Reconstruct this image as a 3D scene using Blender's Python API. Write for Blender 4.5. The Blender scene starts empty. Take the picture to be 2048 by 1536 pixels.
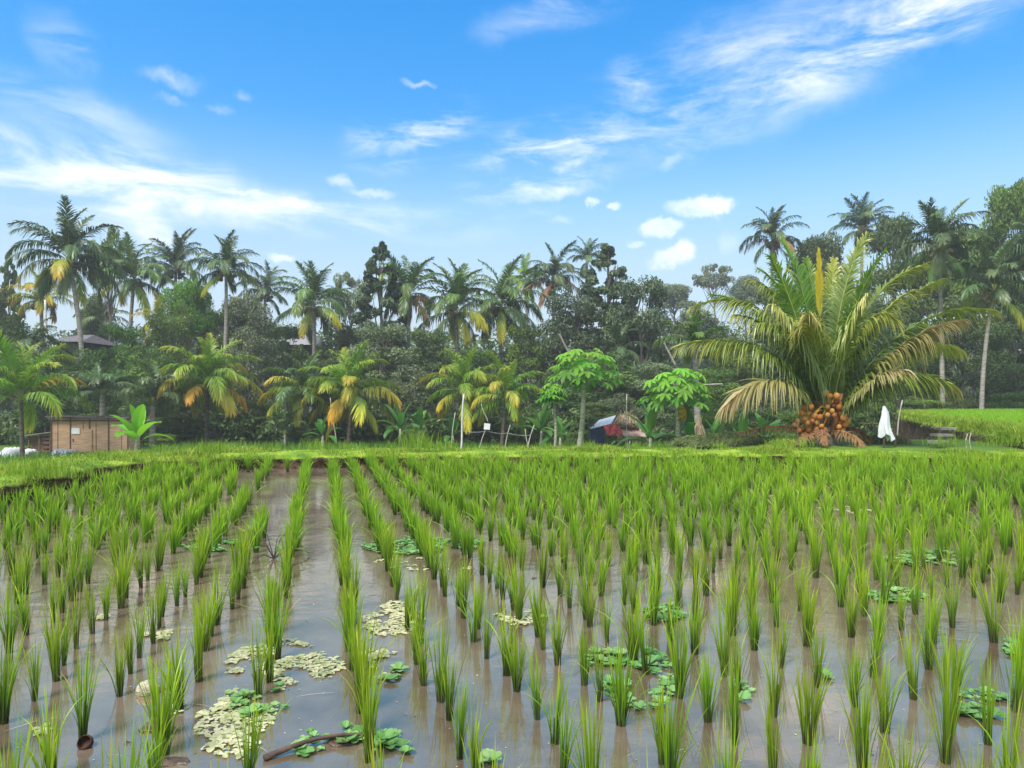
import bpy, math, random
import numpy as np
from mathutils import Vector

R = math.radians
F = 1422.0          # focal length in pixels of the 2048 wide photograph
HZ = 790.0          # horizon row
CH = 1.5            # eye height over the water
SC = bpy.context.scene

# ------------------------------------------------------------------ camera
cd = bpy.data.cameras.new("camera")
cam = bpy.data.objects.new("camera", cd)
SC.collection.objects.link(cam)
cam.location = (0, 0, CH)
cam.rotation_euler = (R(90), 0, 0)
cd.sensor_width = 36.0
cd.lens = F / 2048 * 36.0
cd.shift_y = 22 / 2048
cd.clip_start = 0.05
cd.clip_end = 2000
SC.camera = cam
SC.view_settings.view_transform = 'Standard'
SC.view_settings.look = 'None'
SC.view_settings.exposure = 0.35
SC.view_settings.gamma = 1.0
SC.render.engine = 'CYCLES'
cy = SC.cycles
cy.max_bounces = 6; cy.diffuse_bounces = 3; cy.glossy_bounces = 3
cy.transmission_bounces = 3; cy.transparent_max_bounces = 4; cy.volume_bounces = 0
cy.use_denoising = True
cy.sample_clamp_indirect = 6
cy.caustics_reflective = False; cy.caustics_refractive = False

# ------------------------------------------------------------------ sky
SUN_EL, SUN_AZ = 56.0, 215.0      # azimuth clockwise from +Y: behind the camera, to its left

W = bpy.data.worlds.new("World"); SC.world = W; W.use_nodes = True
nt = W.node_tree; nt.nodes.clear()
def N(t, **k):
    n = nt.nodes.new(t)
    for a, b in k.items(): setattr(n, a, b)
    return n
def L(a, b): nt.links.new(a, b)
def M(op, a, b=None, c=None, clamp=False):
    n = N('ShaderNodeMath', operation=op, use_clamp=clamp)
    for i, v in enumerate((a, b, c)):
        if v is None: continue
        if isinstance(v, (int, float)): n.inputs[i].default_value = v
        else: L(v, n.inputs[i])
    return n.outputs[0]
def MR(v, a, b, c=0.0, d=1.0, smooth=True):
    n = N('ShaderNodeMapRange', interpolation_type='SMOOTHSTEP' if smooth else 'LINEAR')
    L(v, n.inputs[0])
    for i, q in zip((1, 2, 3, 4), (a, b, c, d)): n.inputs[i].default_value = q
    return n.outputs[0]
out = N('ShaderNodeOutputWorld'); bg = N('ShaderNodeBackground'); L(bg.outputs[0], out.inputs[0])
bg.inputs[1].default_value = 0.1
sky = N('ShaderNodeTexSky', sky_type='NISHITA')
sky.sun_disc = False
sky.sun_elevation = R(SUN_EL); sky.sun_rotation = R(SUN_AZ)
sky.air_density = 1.0; sky.dust_density = 0.6; sky.ozone_density = 2.0
tc = N('ShaderNodeTexCoord')
sep = N('ShaderNodeSeparateXYZ'); L(tc.outputs['Generated'], sep.inputs[0])
az = M('ARCTAN2', sep.outputs[0], sep.outputs[1])
el = M('ARCSINE', sep.outputs[2])
comb = N('ShaderNodeCombineXYZ'); L(az, comb.inputs[0]); L(el, comb.inputs[1])
AE = comb.outputs[0]
def noise(vec, scale, detail=5, rough=0.55, dist=0.0, mscale=(1, 1, 1), rot=0.0, loc=(0, 0, 0)):
    mp = N('ShaderNodeMapping'); L(vec, mp.inputs[0])
    mp.inputs['Scale'].default_value = mscale; mp.inputs['Rotation'].default_value = (0, 0, rot)
    mp.inputs['Location'].default_value = loc
    n = N('ShaderNodeTexNoise'); L(mp.outputs[0], n.inputs['Vector'])
    n.inputs['Scale'].default_value = scale; n.inputs['Detail'].default_value = detail
    n.inputs['Roughness'].default_value = rough; n.inputs['Distortion'].default_value = dist
    return n
def warp(amount, scale):
    n = noise(AE, scale, 4, 0.6)
    v = N('ShaderNodeVectorMath', operation='SUBTRACT'); L(n.outputs['Color'], v.inputs[0]); v.inputs[1].default_value = (.5, .5, .5)
    s = N('ShaderNodeVectorMath', operation='SCALE'); L(v.outputs[0], s.inputs[0]); s.inputs['Scale'].default_value = amount
    a = N('ShaderNodeVectorMath', operation='ADD'); L(AE, a.inputs[0]); L(s.outputs[0], a.inputs[1])
    z = N('ShaderNodeVectorMath', operation='MULTIPLY'); L(a.outputs[0], z.inputs[0]); z.inputs[1].default_value = (1, 1, 0)
    return z.outputs[0]
def blob(vec, px, py, a, b, rot, strength, edge=0.15):
    u = (px - 1024) / F; v = (HZ - py) / F
    a0 = math.atan(u); e0 = math.atan(v * math.cos(a0))
    mp = N('ShaderNodeMapping', vector_type='TEXTURE'); L(vec, mp.inputs[0])
    mp.inputs['Location'].default_value = (a0, e0, 0)
    mp.inputs['Rotation'].default_value = (0, 0, R(rot))
    mp.inputs['Scale'].default_value = (a / F, b / F, 1)
    ln = N('ShaderNodeVectorMath', operation='LENGTH'); L(mp.outputs[0], ln.inputs[0])
    return M('MULTIPLY', MR(ln.outputs['Value'], 1.0, edge), strength)
def total(vs):
    r = vs[0]
    for v in vs[1:]: r = M('ADD', r, v)
    return r
wv = warp(0.07, 7)
cir_r = total([blob(wv, 1560, 120, 560, 150, 13, .95), blob(wv, 1850, 45, 300, 55, 14, .9), blob(wv, 1640, 165, 150, 70, 15, .35),
               blob(wv, 1260, 150, 60, 70, 40, .7), blob(wv, 1100, 35, 200, 40, 5, .5)])
cir_l = total([blob(wv, 120, 345, 470, 95, -3, 1.0), blob(wv, 330, 330, 190, 45, 0, .6), blob(wv, 560, 425, 520, 62, -2, .85),
               blob(wv, 150, 215, 220, 50, -8, .45),                blob(wv, 130, 90, 80, 60, -50, .4)])
cir_m = total([blob(wv, 1080, 330, 230, 110, 15, 1.0), blob(wv, 830, 265, 190, 80, 12, 1.0), blob(wv, 1300, 230, 300, 70, 10, .5)])
n_m = MR(noise(AE, 9, 8, .64, .5, (1.0, 3.6, 1), R(-12), (1.4, 5, 0)).outputs[0], .42, .78)
n_r = MR(noise(AE, 5.5, 8, .66, .5, (1.0, 4.0, 1), R(-14), (3, 1.35, 0)).outputs[0], .36, .80)
n_l = MR(noise(AE, 5, 8, .60, .5, (1.0, 3.4, 1), R(3), (7.3, 2, 0)).outputs[0], .36, .66)
wc = warp(0.034, 30)
cum = total([blob(wc, 1405, 412, 82, 24, 0, 1, .45), blob(wc, 1440, 405, 40, 24, 0, .8, .4), blob(wc, 1325, 455, 55, 20, 0, 1, .45),
             blob(wc, 1345, 512, 52, 24, 10, 1, .45), blob(wc, 1372, 500, 26, 22, 0, .7, .4), blob(wc, 1230, 411, 17, 13, 0, .9, .3), blob(wc, 1188, 403, 22, 10, 0, .8, .3),
             blob(wc, 1272, 490, 24, 9, 0, .6, .3), blob(wc, 565, 511, 34, 12, 0, .9, .3), blob(wc, 315, 475, 60, 26, 0, .7, .3),
             blob(wc, 340, 156, 66, 20, -5, .55, .0), blob(wc, 345, 198, 32, 11, 0, .35, .0), blob(wc, 490, 193, 30, 15, 0, .4, .0), blob(wc, 440, 217, 34, 11, 0, .3, .0),
             blob(wc, 680, 366, 40, 16, 0, .75, .2), blob(wc, 740, 388, 70, 13, -2, .6, .1), blob(wc, 600, 410, 55, 18, 0, .6, .1), blob(wc, 505, 385, 50, 8, -3, .5, .1),
             blob(wc, 835, 167, 45, 9, 0, .5, .1), blob(wc, 1455, 485, 30, 34, 0, .35, .1), blob(wc, 1120, 440, 40, 9, 0, .35, .1), blob(wc, 1350, 320, 50, 12, 15, .35, .1),
             blob(wc, 805, 295, 60, 20, 8, .5, .0), blob(wc, 1110, 385, 120, 18, 8, .55, .1)])
# unseen clouds added overhead and behind the camera to brighten and neutralise the light
gen = MR(noise(tc.outputs['Generated'], 2.2, 6, .55, .4, (1, 1, 2.0)).outputs[0], .24, .46)
hi = MR(el, R(31), R(48)); back = MR(sep.outputs[1], .35, -.1)
rest = M('MULTIPLY', gen, M('MAXIMUM', hi, back))
ntex = MR(noise(AE, 30, 5, .7, .3, (1, 1.6, 1)).outputs[0], .25, .6, .55, 1.0)
cum = M('MULTIPLY', M('MULTIPLY', cum, ntex), .8)
cl = total([M('MULTIPLY', cir_r, n_r), M('MULTIPLY', cir_l, n_l), M('MULTIPLY', cir_m, n_m), cum, M('MULTIPLY', rest, .95)])
cl = M('MINIMUM', M('MULTIPLY', cl, .72), .9)
# colour of the clear sky: the Nishita sky, its blue deepened by height
ramp = N('ShaderNodeValToRGB')
L(MR(el, 0, R(60), smooth=False), ramp.inputs[0])
els = ramp.color_ramp.elements
els[0].position = 0.0; els[0].color = (.70, .82, 1.0, 1)
els[1].position = 1.0; els[1].color = (.20, .55, 1.0, 1)
for p, c in ((.16, (.52, .72, .80)), (.24, (.44, .76, .86)), (.36, (.23, .70, .95)), (.50, (.12, .70, 1.05))):
    e = els.new(p); e.color = (*c, 1)
mul = N('ShaderNodeMix', data_type='RGBA', blend_type='MULTIPLY'); mul.inputs[0].default_value = 1
L(sky.outputs[0], mul.inputs[6]); L(ramp.outputs[0], mul.inputs[7])
gain = N('ShaderNodeVectorMath', operation='SCALE'); L(mul.outputs[2], gain.inputs[0]); gain.inputs['Scale'].default_value = 2.2
hz = N('ShaderNodeMix', data_type='RGBA'); L(MR(el, R(22), R(2)), hz.inputs[0])
L(gain.outputs[0], hz.inputs[6]); hz.inputs[7].default_value = (5.3, 6.5, 7.4, 1)
cm = N('ShaderNodeMix', data_type='RGBA'); L(cl, cm.inputs[0]); L(hz.outputs[2], cm.inputs[6])
cm.inputs[7].default_value = (10.5, 10.6, 10.9, 1)
L(cm.outputs[2], bg.inputs[0])

# ------------------------------------------------------------------ sun
sl = bpy.data.lights.new("sun", 'SUN'); so = bpy.data.objects.new("sun", sl); SC.collection.objects.link(so)
sl.energy = 4.0; sl.angle = R(18); sl.color = (1.0, .955, .88)
sd = Vector((math.sin(R(SUN_AZ)) * math.cos(R(SUN_EL)), math.cos(R(SUN_AZ)) * math.cos(R(SUN_EL)), math.sin(R(SUN_EL))))
so.rotation_euler = sd.to_track_quat('Z', 'Y').to_euler()
so.location = (0, -20, 40)

# ================================================================== helpers
def P(px, py, d):                 # world point seen at that pixel, d metres ahead
    return np.array([(px - 1024) / F * d, d, CH + (HZ - py) / F * d])
def G(px, py, z=0.0):             # world point on a level z
    d = (CH - z) * F / (py - HZ)
    return np.array([(px - 1024) / F * d, d, z])
def XW(px, d): return (px - 1024) / F * d

def tag(o, label=None, cat=None, group=None, kind=None):
    if label: o['label'] = label
    if cat: o['category'] = cat
    if group: o['group'] = group
    if kind: o['kind'] = kind
    return o
def link(o): SC.collection.objects.link(o); return o
def empty(name, loc, rz=0.0):
    o = link(bpy.data.objects.new(name, None)); o.location = loc; o.rotation_euler = (0, 0, rz)
    o.empty_display_size = .2
    return o

class MB:
    """collects vertices and faces (numpy), becomes ONE mesh"""
    def __init__(s):
        s.v = []; s.q = []; s.t = []; s.qm = []; s.tm = []; s.a = []; s.n = 0
    def add(s, v, q=None, t=None, m=0, a=0.5):
        v = np.asarray(v, float).reshape(-1, 3)
        if q is not None and len(q):
            q = np.asarray(q, int).reshape(-1, 4) + s.n; s.q.append(q); s.qm.append(np.full(len(q), m))
        if t is not None and len(t):
            t = np.asarray(t, int).reshape(-1, 3) + s.n; s.t.append(t); s.tm.append(np.full(len(t), m))
        s.v.append(v); s.a.append(np.broadcast_to(np.asarray(a, float).reshape(-1), (len(v),)) if np.size(a) in (1, len(v)) else np.resize(a, len(v)))
        s.n += len(v)
        return s
    def mesh(s, name, mats, smooth=False):
        me = bpy.data.meshes.new(name)
        V = np.concatenate(s.v); Q = np.concatenate(s.q) if s.q else np.zeros((0, 4), int); T = np.concatenate(s.t) if s.t else np.zeros((0, 3), int)
        me.vertices.add(len(V)); me.vertices.foreach_set('co', V.astype(np.float32).ravel())
        me.loops.add(Q.size + T.size); me.loops.foreach_set('vertex_index', np.concatenate([Q.ravel(), T.ravel()]).astype(np.int32))
        me.polygons.add(len(Q) + len(T))
        ls = np.concatenate([np.arange(len(Q)) * 4, Q.size + np.arange(len(T)) * 3]).astype(np.int32)
        me.polygons.foreach_set('loop_start', ls)
        mi = np.concatenate([*(s.qm or [np.zeros(0, int)]), *(s.tm or [np.zeros(0, int)])]).astype(np.int32)
        for m in mats: me.materials.append(m)
        me.polygons.foreach_set('material_index', mi)
        me.polygons.foreach_set('use_smooth', np.full(len(mi), bool(smooth)))
        at = me.attributes.new('v', 'FLOAT', 'POINT'); at.data.foreach_set('value', np.concatenate(s.a).astype(np.float32))
        me.update(calc_edges=True); me.validate()
        return me
    def build(s, name, mats, parent=None, loc=(0, 0, 0), smooth=False):
        if not isinstance(mats, (list, tuple)): mats = [mats]
        o = link(bpy.data.objects.new(name, s.mesh(name, mats, smooth)))
        o.location = loc
        if parent: o.parent = parent
        return o
def ribbons(mb, Pt, Wd, S, m=0, a=0.5):
    """Pt (N,K,3) centre lines, Wd (N,K) half widths, S (N,K,3)|(N,1,3) side vectors"""
    n, k, _ = Pt.shape
    S = np.broadcast_to(S, Pt.shape)
    V = np.stack([Pt - S * Wd[..., None], Pt + S * Wd[..., None]], 2).reshape(n, k * 2, 3)
    base = (np.arange(n) * k * 2)[:, None]; j = (np.arange(k - 1) * 2)[None]
    b = (base + j).ravel()
    q = np.stack([b, b + 1, b + 3, b + 2], 1)
    a = np.broadcast_to(np.asarray(a, float), (n, k)) if np.ndim(a) else np.full((n, k), a)
    mb.add(V.reshape(-1, 3), q, m=m, a=np.repeat(a.reshape(-1), 2))
def norm(v): return v / np.maximum(np.linalg.norm(v, axis=-1, keepdims=True), 1e-9)
def tube(mb, pts, rad, seg=8, m=0, a=0.5, caps=True):
    pts = np.asarray(pts, float); k = len(pts); rad = np.broadcast_to(np.asarray(rad, float), (k,))
    T = norm(np.gradient(pts, axis=0))
    ref = np.array([0, 0, 1.0]) if abs(T[0][2]) < .9 else np.array([1.0, 0, 0])
    U = norm(ref - T * (T @ ref)[:, None]); Vv = np.cross(T, U)
    th = np.arange(seg) / seg * 2 * np.pi
    ring = U[:, None] * np.cos(th)[None, :, None] + Vv[:, None] * np.sin(th)[None, :, None]
    V = (pts[:, None] + ring * rad[:, None, None]).reshape(-1, 3)
    q = []
    for i in range(k - 1):
        for j in range(seg):
            j2 = (j + 1) % seg
            q.append((i * seg + j, i * seg + j2, (i + 1) * seg + j2, (i + 1) * seg + j))
    t = []
    if caps:
        V = np.vstack([V, pts[0], pts[-1]]); c0 = k * seg; c1 = c0 + 1
        for j in range(seg):
            j2 = (j + 1) % seg
            t.append((c0, j2, j)); t.append((c1, (k - 1) * seg + j, (k - 1) * seg + j2))
    mb.add(V, q, t, m=m, a=a)
def box(mb, c, s, m=0, rz=0.0, rx=0.0, ry=0.0, a=0.5, bev=0.0):
    x, y, z = np.array(s) / 2.0
    V = np.array([[-x, -y, -z], [x, -y, -z], [x, y, -z], [-x, y, -z], [-x, -y, z], [x, -y, z], [x, y, z], [-x, y, z]], float)
    cx, sx = math.cos(rx), math.sin(rx); cyy, sy = math.cos(ry), math.sin(ry); cz, sz = math.cos(rz), math.sin(rz)
    Rm = np.array([[cz, -sz, 0], [sz, cz, 0], [0, 0, 1]]) @ np.array([[cyy, 0, sy], [0, 1, 0], [-sy, 0, cyy]]) @ np.array([[1, 0, 0], [0, cx, -sx], [0, sx, cx]])
    V = V @ Rm.T + np.array(c)
    mb.add(V, [(3, 2, 1, 0), (4, 5, 6, 7), (0, 1, 5, 4), (1, 2, 6, 5), (2, 3, 7, 6), (3, 0, 4, 7)], m=m, a=a)
def sphere(mb, c, r, m=0, u=12, v=8, a=.5, sq=(1, 1, 1)):
    V = [(0, 0, 1)]
    for i in range(1, v):
        for j in range(u):
            p = math.pi * i / v; t = 2 * math.pi * j / u
            V.append((math.sin(p) * math.cos(t), math.sin(p) * math.sin(t), math.cos(p)))
    V.append((0, 0, -1)); q = []; t = []
    for j in range(u):
        t.append((0, 1 + j, 1 + (j + 1) % u)); b = 1 + (v - 2) * u; t.append((len(V) - 1, b + (j + 1) % u, b + j))
    for i in range(v - 2):
        for j in range(u):
            q.append((1 + i * u + j, 1 + (i + 1) * u + j, 1 + (i + 1) * u + (j + 1) % u, 1 + i * u + (j + 1) % u))
    mb.add(np.array(V) * r * np.array(sq) + np.array(c), q, t, m=m, a=a)

# ---- value noise for terrain
_rg = np.random.RandomState(5); _T = _rg.rand(64, 64)
def vn(x, y):
    x = np.asarray(x, float); y = np.asarray(y, float)
    xi = np.floor(x).astype(int); yi = np.floor(y).astype(int); fx = x - xi; fy = y - yi
    fx = fx * fx * (3 - 2 * fx); fy = fy * fy * (3 - 2 * fy)
    g = lambda a, b: _T[a % 64, b % 64]
    return (g(xi, yi) * (1 - fx) + g(xi + 1, yi) * fx) * (1 - fy) + (g(xi, yi + 1) * (1 - fx) + g(xi + 1, yi + 1) * fx) * fy - .5
def fbm(x, y, o=4):
    r = 0; a = 1
    for i in range(o): r = r + a * vn(x * 2 ** i + 7.3 * i, y * 2 ** i + 3.1 * i); a *= .5
    return r

# ------------------------------------------------------------------ materials
def mat(name):
    m = bpy.data.materials.new(name); m.use_nodes = True
    t = m.node_tree; t.nodes.clear()
    o = t.nodes.new('ShaderNodeOutputMaterial')
    return m, t, o
def ramp_node(t, stops, src):
    r = t.nodes.new('ShaderNodeValToRGB'); e = r.color_ramp.elements
    e[0].position = stops[0][0]; e[0].color = (*stops[0][1], 1)
    e[1].position = stops[-1][0]; e[1].color = (*stops[-1][1], 1)
    for p, c in stops[1:-1]:
        x = e.new(p); x.color = (*c, 1)
    t.links.new(src, r.inputs[0]); return r.outputs[0]
def leafmat(name, stops, trans=.3, var=.25, rough=.5, hue=.02, nscale=0.0, spec=.35):
    """leaf tissue; colour by the attribute v, small change per object"""
    m, t, o = mat(name); l = t.links
    at = t.nodes.new('ShaderNodeAttribute'); at.attribute_name = 'v'
    src = at.outputs['Fac']
    if nscale:
        g = t.nodes.new('ShaderNodeNewGeometry'); nz = t.nodes.new('ShaderNodeTexNoise'); nz.inputs['Scale'].default_value = nscale; nz.inputs['Detail'].default_value = 3
        l.new(g.outputs['Position'], nz.inputs['Vector'])
        mm = t.nodes.new('ShaderNodeMath'); mm.operation = 'MULTIPLY_ADD'; l.new(nz.outputs[0], mm.inputs[0]); mm.inputs[1].default_value = .9; mm.inputs[2].default_value = -.45
        ad = t.nodes.new('ShaderNodeMath'); ad.operation = 'ADD'; ad.use_clamp = True; l.new(src, ad.inputs[0]); l.new(mm.outputs[0], ad.inputs[1]); src = ad.outputs[0]
    c = ramp_node(t, stops, src)
    oi = t.nodes.new('ShaderNodeObjectInfo')
    hs = t.nodes.new('ShaderNodeHueSaturation'); l.new(c, hs.inputs['Color'])
    m1 = t.nodes.new('ShaderNodeMapRange'); l.new(oi.outputs['Random'], m1.inputs[0]); m1.inputs[3].default_value = .5 - hue; m1.inputs[4].default_value = .5 + hue
    m2 = t.nodes.new('ShaderNodeMath'); m2.operation = 'MULTIPLY'; l.new(oi.outputs['Random'], m2.inputs[0]); m2.inputs[1].default_value = 7.31
    m3 = t.nodes.new('ShaderNodeMath'); m3.operation = 'FRACT'; l.new(m2.outputs[0], m3.inputs[0])
    m4 = t.nodes.new('ShaderNodeMapRange'); l.new(m3.outputs[0], m4.inputs[0]); m4.inputs[3].default_value = 1 - var; m4.inputs[4].default_value = 1 + var
    l.new(m1.outputs[0], hs.inputs['Hue']); l.new(m4.outputs[0], hs.inputs['Value'])
    b = t.nodes.new('ShaderNodeBsdfPrincipled'); l.new(hs.outputs[0], b.inputs['Base Color'])
    b.inputs['Roughness'].default_value = rough; b.inputs['Specular IOR Level'].default_value = spec
    if trans > 0:
        tr = t.nodes.new('ShaderNodeBsdfTranslucent'); l.new(hs.outputs[0], tr.inputs[0])
        mx = t.nodes.new('ShaderNodeMixShader'); mx.inputs[0].default_value = trans
        l.new(b.outputs[0], mx.inputs[1]); l.new(tr.outputs[0], mx.inputs[2]); l.new(mx.outputs[0], o.inputs[0])
    else: l.new(b.outputs[0], o.inputs[0])
    return m
def surf(name, c1, c2, scale=5.0, rough=.85, stretch=(1, 1, 1), bump=.3, detail=6, metal=0.0, lo=.35, hi=.65, spec=.3, coord='Object'):
    m, t, o = mat(name); l = t.links
    tcn = t.nodes.new('ShaderNodeTexCoord'); mp = t.nodes.new('ShaderNodeMapping'); mp.inputs['Scale'].default_value = stretch
    l.new(tcn.outputs[coord], mp.inputs[0])
    nz = t.nodes.new('ShaderNodeTexNoise'); nz.inputs['Scale'].default_value = scale; nz.inputs['Detail'].default_value = detail; l.new(mp.outputs[0], nz.inputs['Vector'])
    c = ramp_node(t, [(lo, c1), (hi, c2)], nz.outputs[0])
    b = t.nodes.new('ShaderNodeBsdfPrincipled'); l.new(c, b.inputs['Base Color']); b.inputs['Roughness'].default_value = rough; b.inputs['Metallic'].default_value = metal
    b.inputs['Specular IOR Level'].default_value = spec
    if bump:
        bp = t.nodes.new('ShaderNodeBump'); bp.inputs['Strength'].default_value = bump; bp.inputs['Distance'].default_value = .05
        l.new(nz.outputs[0], bp.inputs['Height']); l.new(bp.outputs[0], b.inputs['Normal'])
    l.new(b.outputs[0], o.inputs[0])
    return m

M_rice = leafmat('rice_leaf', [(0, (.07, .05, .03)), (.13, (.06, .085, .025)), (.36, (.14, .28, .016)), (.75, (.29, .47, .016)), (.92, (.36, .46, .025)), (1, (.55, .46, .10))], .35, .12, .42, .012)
M_ricefar = leafmat('rice_leaf_far', [(0, (.05, .05, .02)), (.12, (.06, .12, .018)), (.4, (.15, .32, .014)), (.85, (.27, .48, .018)), (1, (.40, .50, .04))], .35, .0, .45, .0, nscale=.35)
M_grass = leafmat('bank_grass_blade', [(0, (.10, .19, .02)), (.5, (.24, .40, .025)), (1, (.50, .52, .08))], .35, 0, .6, 0, nscale=1.3)
M_lowrice = leafmat('lower_rice', [(0, (.09, .19, .015)), (1, (.17, .36, .015))], .3, 0, .6, 0, nscale=.2)
M_terr = leafmat('terrace_rice', [(0, (.17, .36, .015)), (1, (.27, .50, .02))], .35, 0, .6, 0, nscale=.3)
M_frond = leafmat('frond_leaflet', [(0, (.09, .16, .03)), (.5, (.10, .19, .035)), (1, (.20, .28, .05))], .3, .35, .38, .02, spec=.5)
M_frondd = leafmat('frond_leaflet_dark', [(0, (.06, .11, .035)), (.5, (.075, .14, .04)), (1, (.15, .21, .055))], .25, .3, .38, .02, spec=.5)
M_frondy = leafmat('frond_leaflet_yellow', [(0, (.14, .24, .03)), (.35, (.28, .36, .03)), (.65, (.52, .48, .04)), (1, (.68, .46, .05))], .35, .2, .42, .025)
M_frondyo = leafmat('frond_leaflet_orange', [(0, (.28, .32, .03)), (.35, (.60, .42, .03)), (1, (.70, .36, .03))], .35, .15, .45, .01)
M_frondlime = leafmat('frond_leaflet_lime', [(0, (.13, .27, .02)), (.5, (.20, .36, .025)), (1, (.50, .50, .05))], .4, .2, .42, .02)
M_dead = leafmat('frond_dead', [(0, (.19, .10, .05)), (1, (.33, .19, .09))], .15, .25, .8, .01, spec=.1)
M_hero = leafmat('hero_leaflet', [(0, (.10, .17, .03)), (.3, (.16, .25, .035)), (.65, (.32, .37, .05)), (1, (.58, .50, .12))], .32, .15, .33, .01, spec=.55)
M_herog = leafmat('hero_leaflet_green', [(0, (.08, .18, .02)), (.5, (.13, .27, .02)), (1, (.26, .38, .03))], .38, .12, .33, .01, spec=.5)
M_herot = leafmat('hero_leaflet_tan', [(0, (.13, .19, .04)), (.4, (.30, .29, .08)), (1, (.50, .40, .19))], .3, .1, .45, .01)
M_heroy = leafmat('hero_leaflet_yellow', [(0, (.45, .40, .02)), (1, (.68, .55, .02))], .4, .05, .42, 0)
M_rachis = surf('rachis', (.20, .22, .06), (.34, .33, .10), 6, .5, bump=0)
M_ptrunk = surf('palm_bark', (.20, .18, .15), (.36, .33, .28), 2.2, .9, (1, 1, 5), .5)
M_dtrunk = surf('young_palm_bark', (.06, .045, .03), (.15, .12, .09), 2.2, .9, (1, 1, 5), .5)
M_bark = surf('tree_bark', (.10, .085, .07), (.24, .21, .18), 3, .9, (1, 1, .3), .4)
M_nutg = surf('coconut_green', (.10, .10, .04), (.20, .15, .07), 3, .6, bump=0)
def nutmat():
    m, t, o = mat('coconut_orange'); l = t.links
    oi = t.nodes.new('ShaderNodeObjectInfo'); c = ramp_node(t, [(0, (.32, .10, .02)), (.5, (.50, .18, .03)), (.85, (.58, .28, .06)), (1, (.34, .25, .07))], oi.outputs['Random'])
    tcn = t.nodes.new('ShaderNodeTexCoord'); nz = t.nodes.new('ShaderNodeTexNoise'); nz.inputs['Scale'].default_value = 2.4; nz.inputs['Detail'].default_value = 6; l.new(tcn.outputs['Object'], nz.inputs['Vector'])
    mr = t.nodes.new('ShaderNodeMapRange'); l.new(nz.outputs[0], mr.inputs[0]); mr.inputs[1].default_value = .52; mr.inputs[2].default_value = .68; mr.inputs[4].default_value = .7
    mx = t.nodes.new('ShaderNodeMix'); mx.data_type = 'RGBA'; l.new(mr.outputs[0], mx.inputs[0]); l.new(c, mx.inputs[6]); mx.inputs[7].default_value = (.20, .09, .035, 1)
    b = t.nodes.new('ShaderNodeBsdfPrincipled'); l.new(mx.outputs[2], b.inputs['Base Color']); b.inputs['Roughness'].default_value = .5; b.inputs['Specular IOR Level'].default_value = .35
    l.new(b.outputs[0], o.inputs[0]); return m
M_nuto = nutmat()
def soilmat():
    m, t, o = mat('bank_soil_and_moss'); l = t.links
    tcn = t.nodes.new('ShaderNodeTexCoord')
    nz = t.nodes.new('ShaderNodeTexNoise'); nz.inputs['Scale'].default_value = 9; nz.inputs['Detail'].default_value = 8; l.new(tcn.outputs['Object'], nz.inputs['Vector'])
    n2 = t.nodes.new('ShaderNodeTexNoise'); n2.inputs['Scale'].default_value = 2.4; n2.inputs['Detail'].default_value = 6; l.new(tcn.outputs['Object'], n2.inputs['Vector'])
    soil = ramp_node(t, [(.3, (.035, .022, .014)), (.55, (.10, .065, .04)), (.75, (.20, .14, .085))], nz.outputs[0])
    moss = ramp_node(t, [(.3, (.08, .15, .015)), (.46, (.16, .28, .02)), (.7, (.36, .43, .05))], n2.outputs[0])
    at = t.nodes.new('ShaderNodeAttribute'); at.attribute_name = 'v'
    s = t.nodes.new('ShaderNodeMath'); s.operation = 'ADD'; l.new(at.outputs['Fac'], s.inputs[0])
    k = t.nodes.new('ShaderNodeMath'); k.operation = 'MULTIPLY_ADD'; l.new(nz.outputs[0], k.inputs[0]); k.inputs[1].default_value = 1.1; k.inputs[2].default_value = -.55; l.new(k.outputs[0], s.inputs[1])
    mr = t.nodes.new('ShaderNodeMapRange'); l.new(s.outputs[0], mr.inputs[0]); mr.inputs[1].default_value = .4; mr.inputs[2].default_value = .6
    mx = t.nodes.new('ShaderNodeMix'); mx.data_type = 'RGBA'; l.new(mr.outputs[0], mx.inputs[0]); l.new(soil, mx.inputs[6]); l.new(moss, mx.inputs[7])
    b = t.nodes.new('ShaderNodeBsdfPrincipled'); l.new(mx.outputs[2], b.inputs['Base Color']); b.inputs['Roughness'].default_value = .95; b.inputs['Specular IOR Level'].default_value = .2
    bp = t.nodes.new('ShaderNodeBump'); bp.inputs['Strength'].default_value = .8; bp.inputs['Distance'].default_value = .06
    l.new(nz.outputs[0], bp.inputs['Height']); l.new(bp.outputs[0], b.inputs['Normal']); l.new(b.outputs[0], o.inputs[0])
    return m
M_bank = soilmat()
M_ground = surf('ground_green', (.055, .12, .015), (.13, .24, .02), .35, .95, bump=.4)
M_hill = surf('hill_undergrowth', (.018, .03, .012), (.045, .075, .02), .3, .95, bump=.5)
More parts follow.
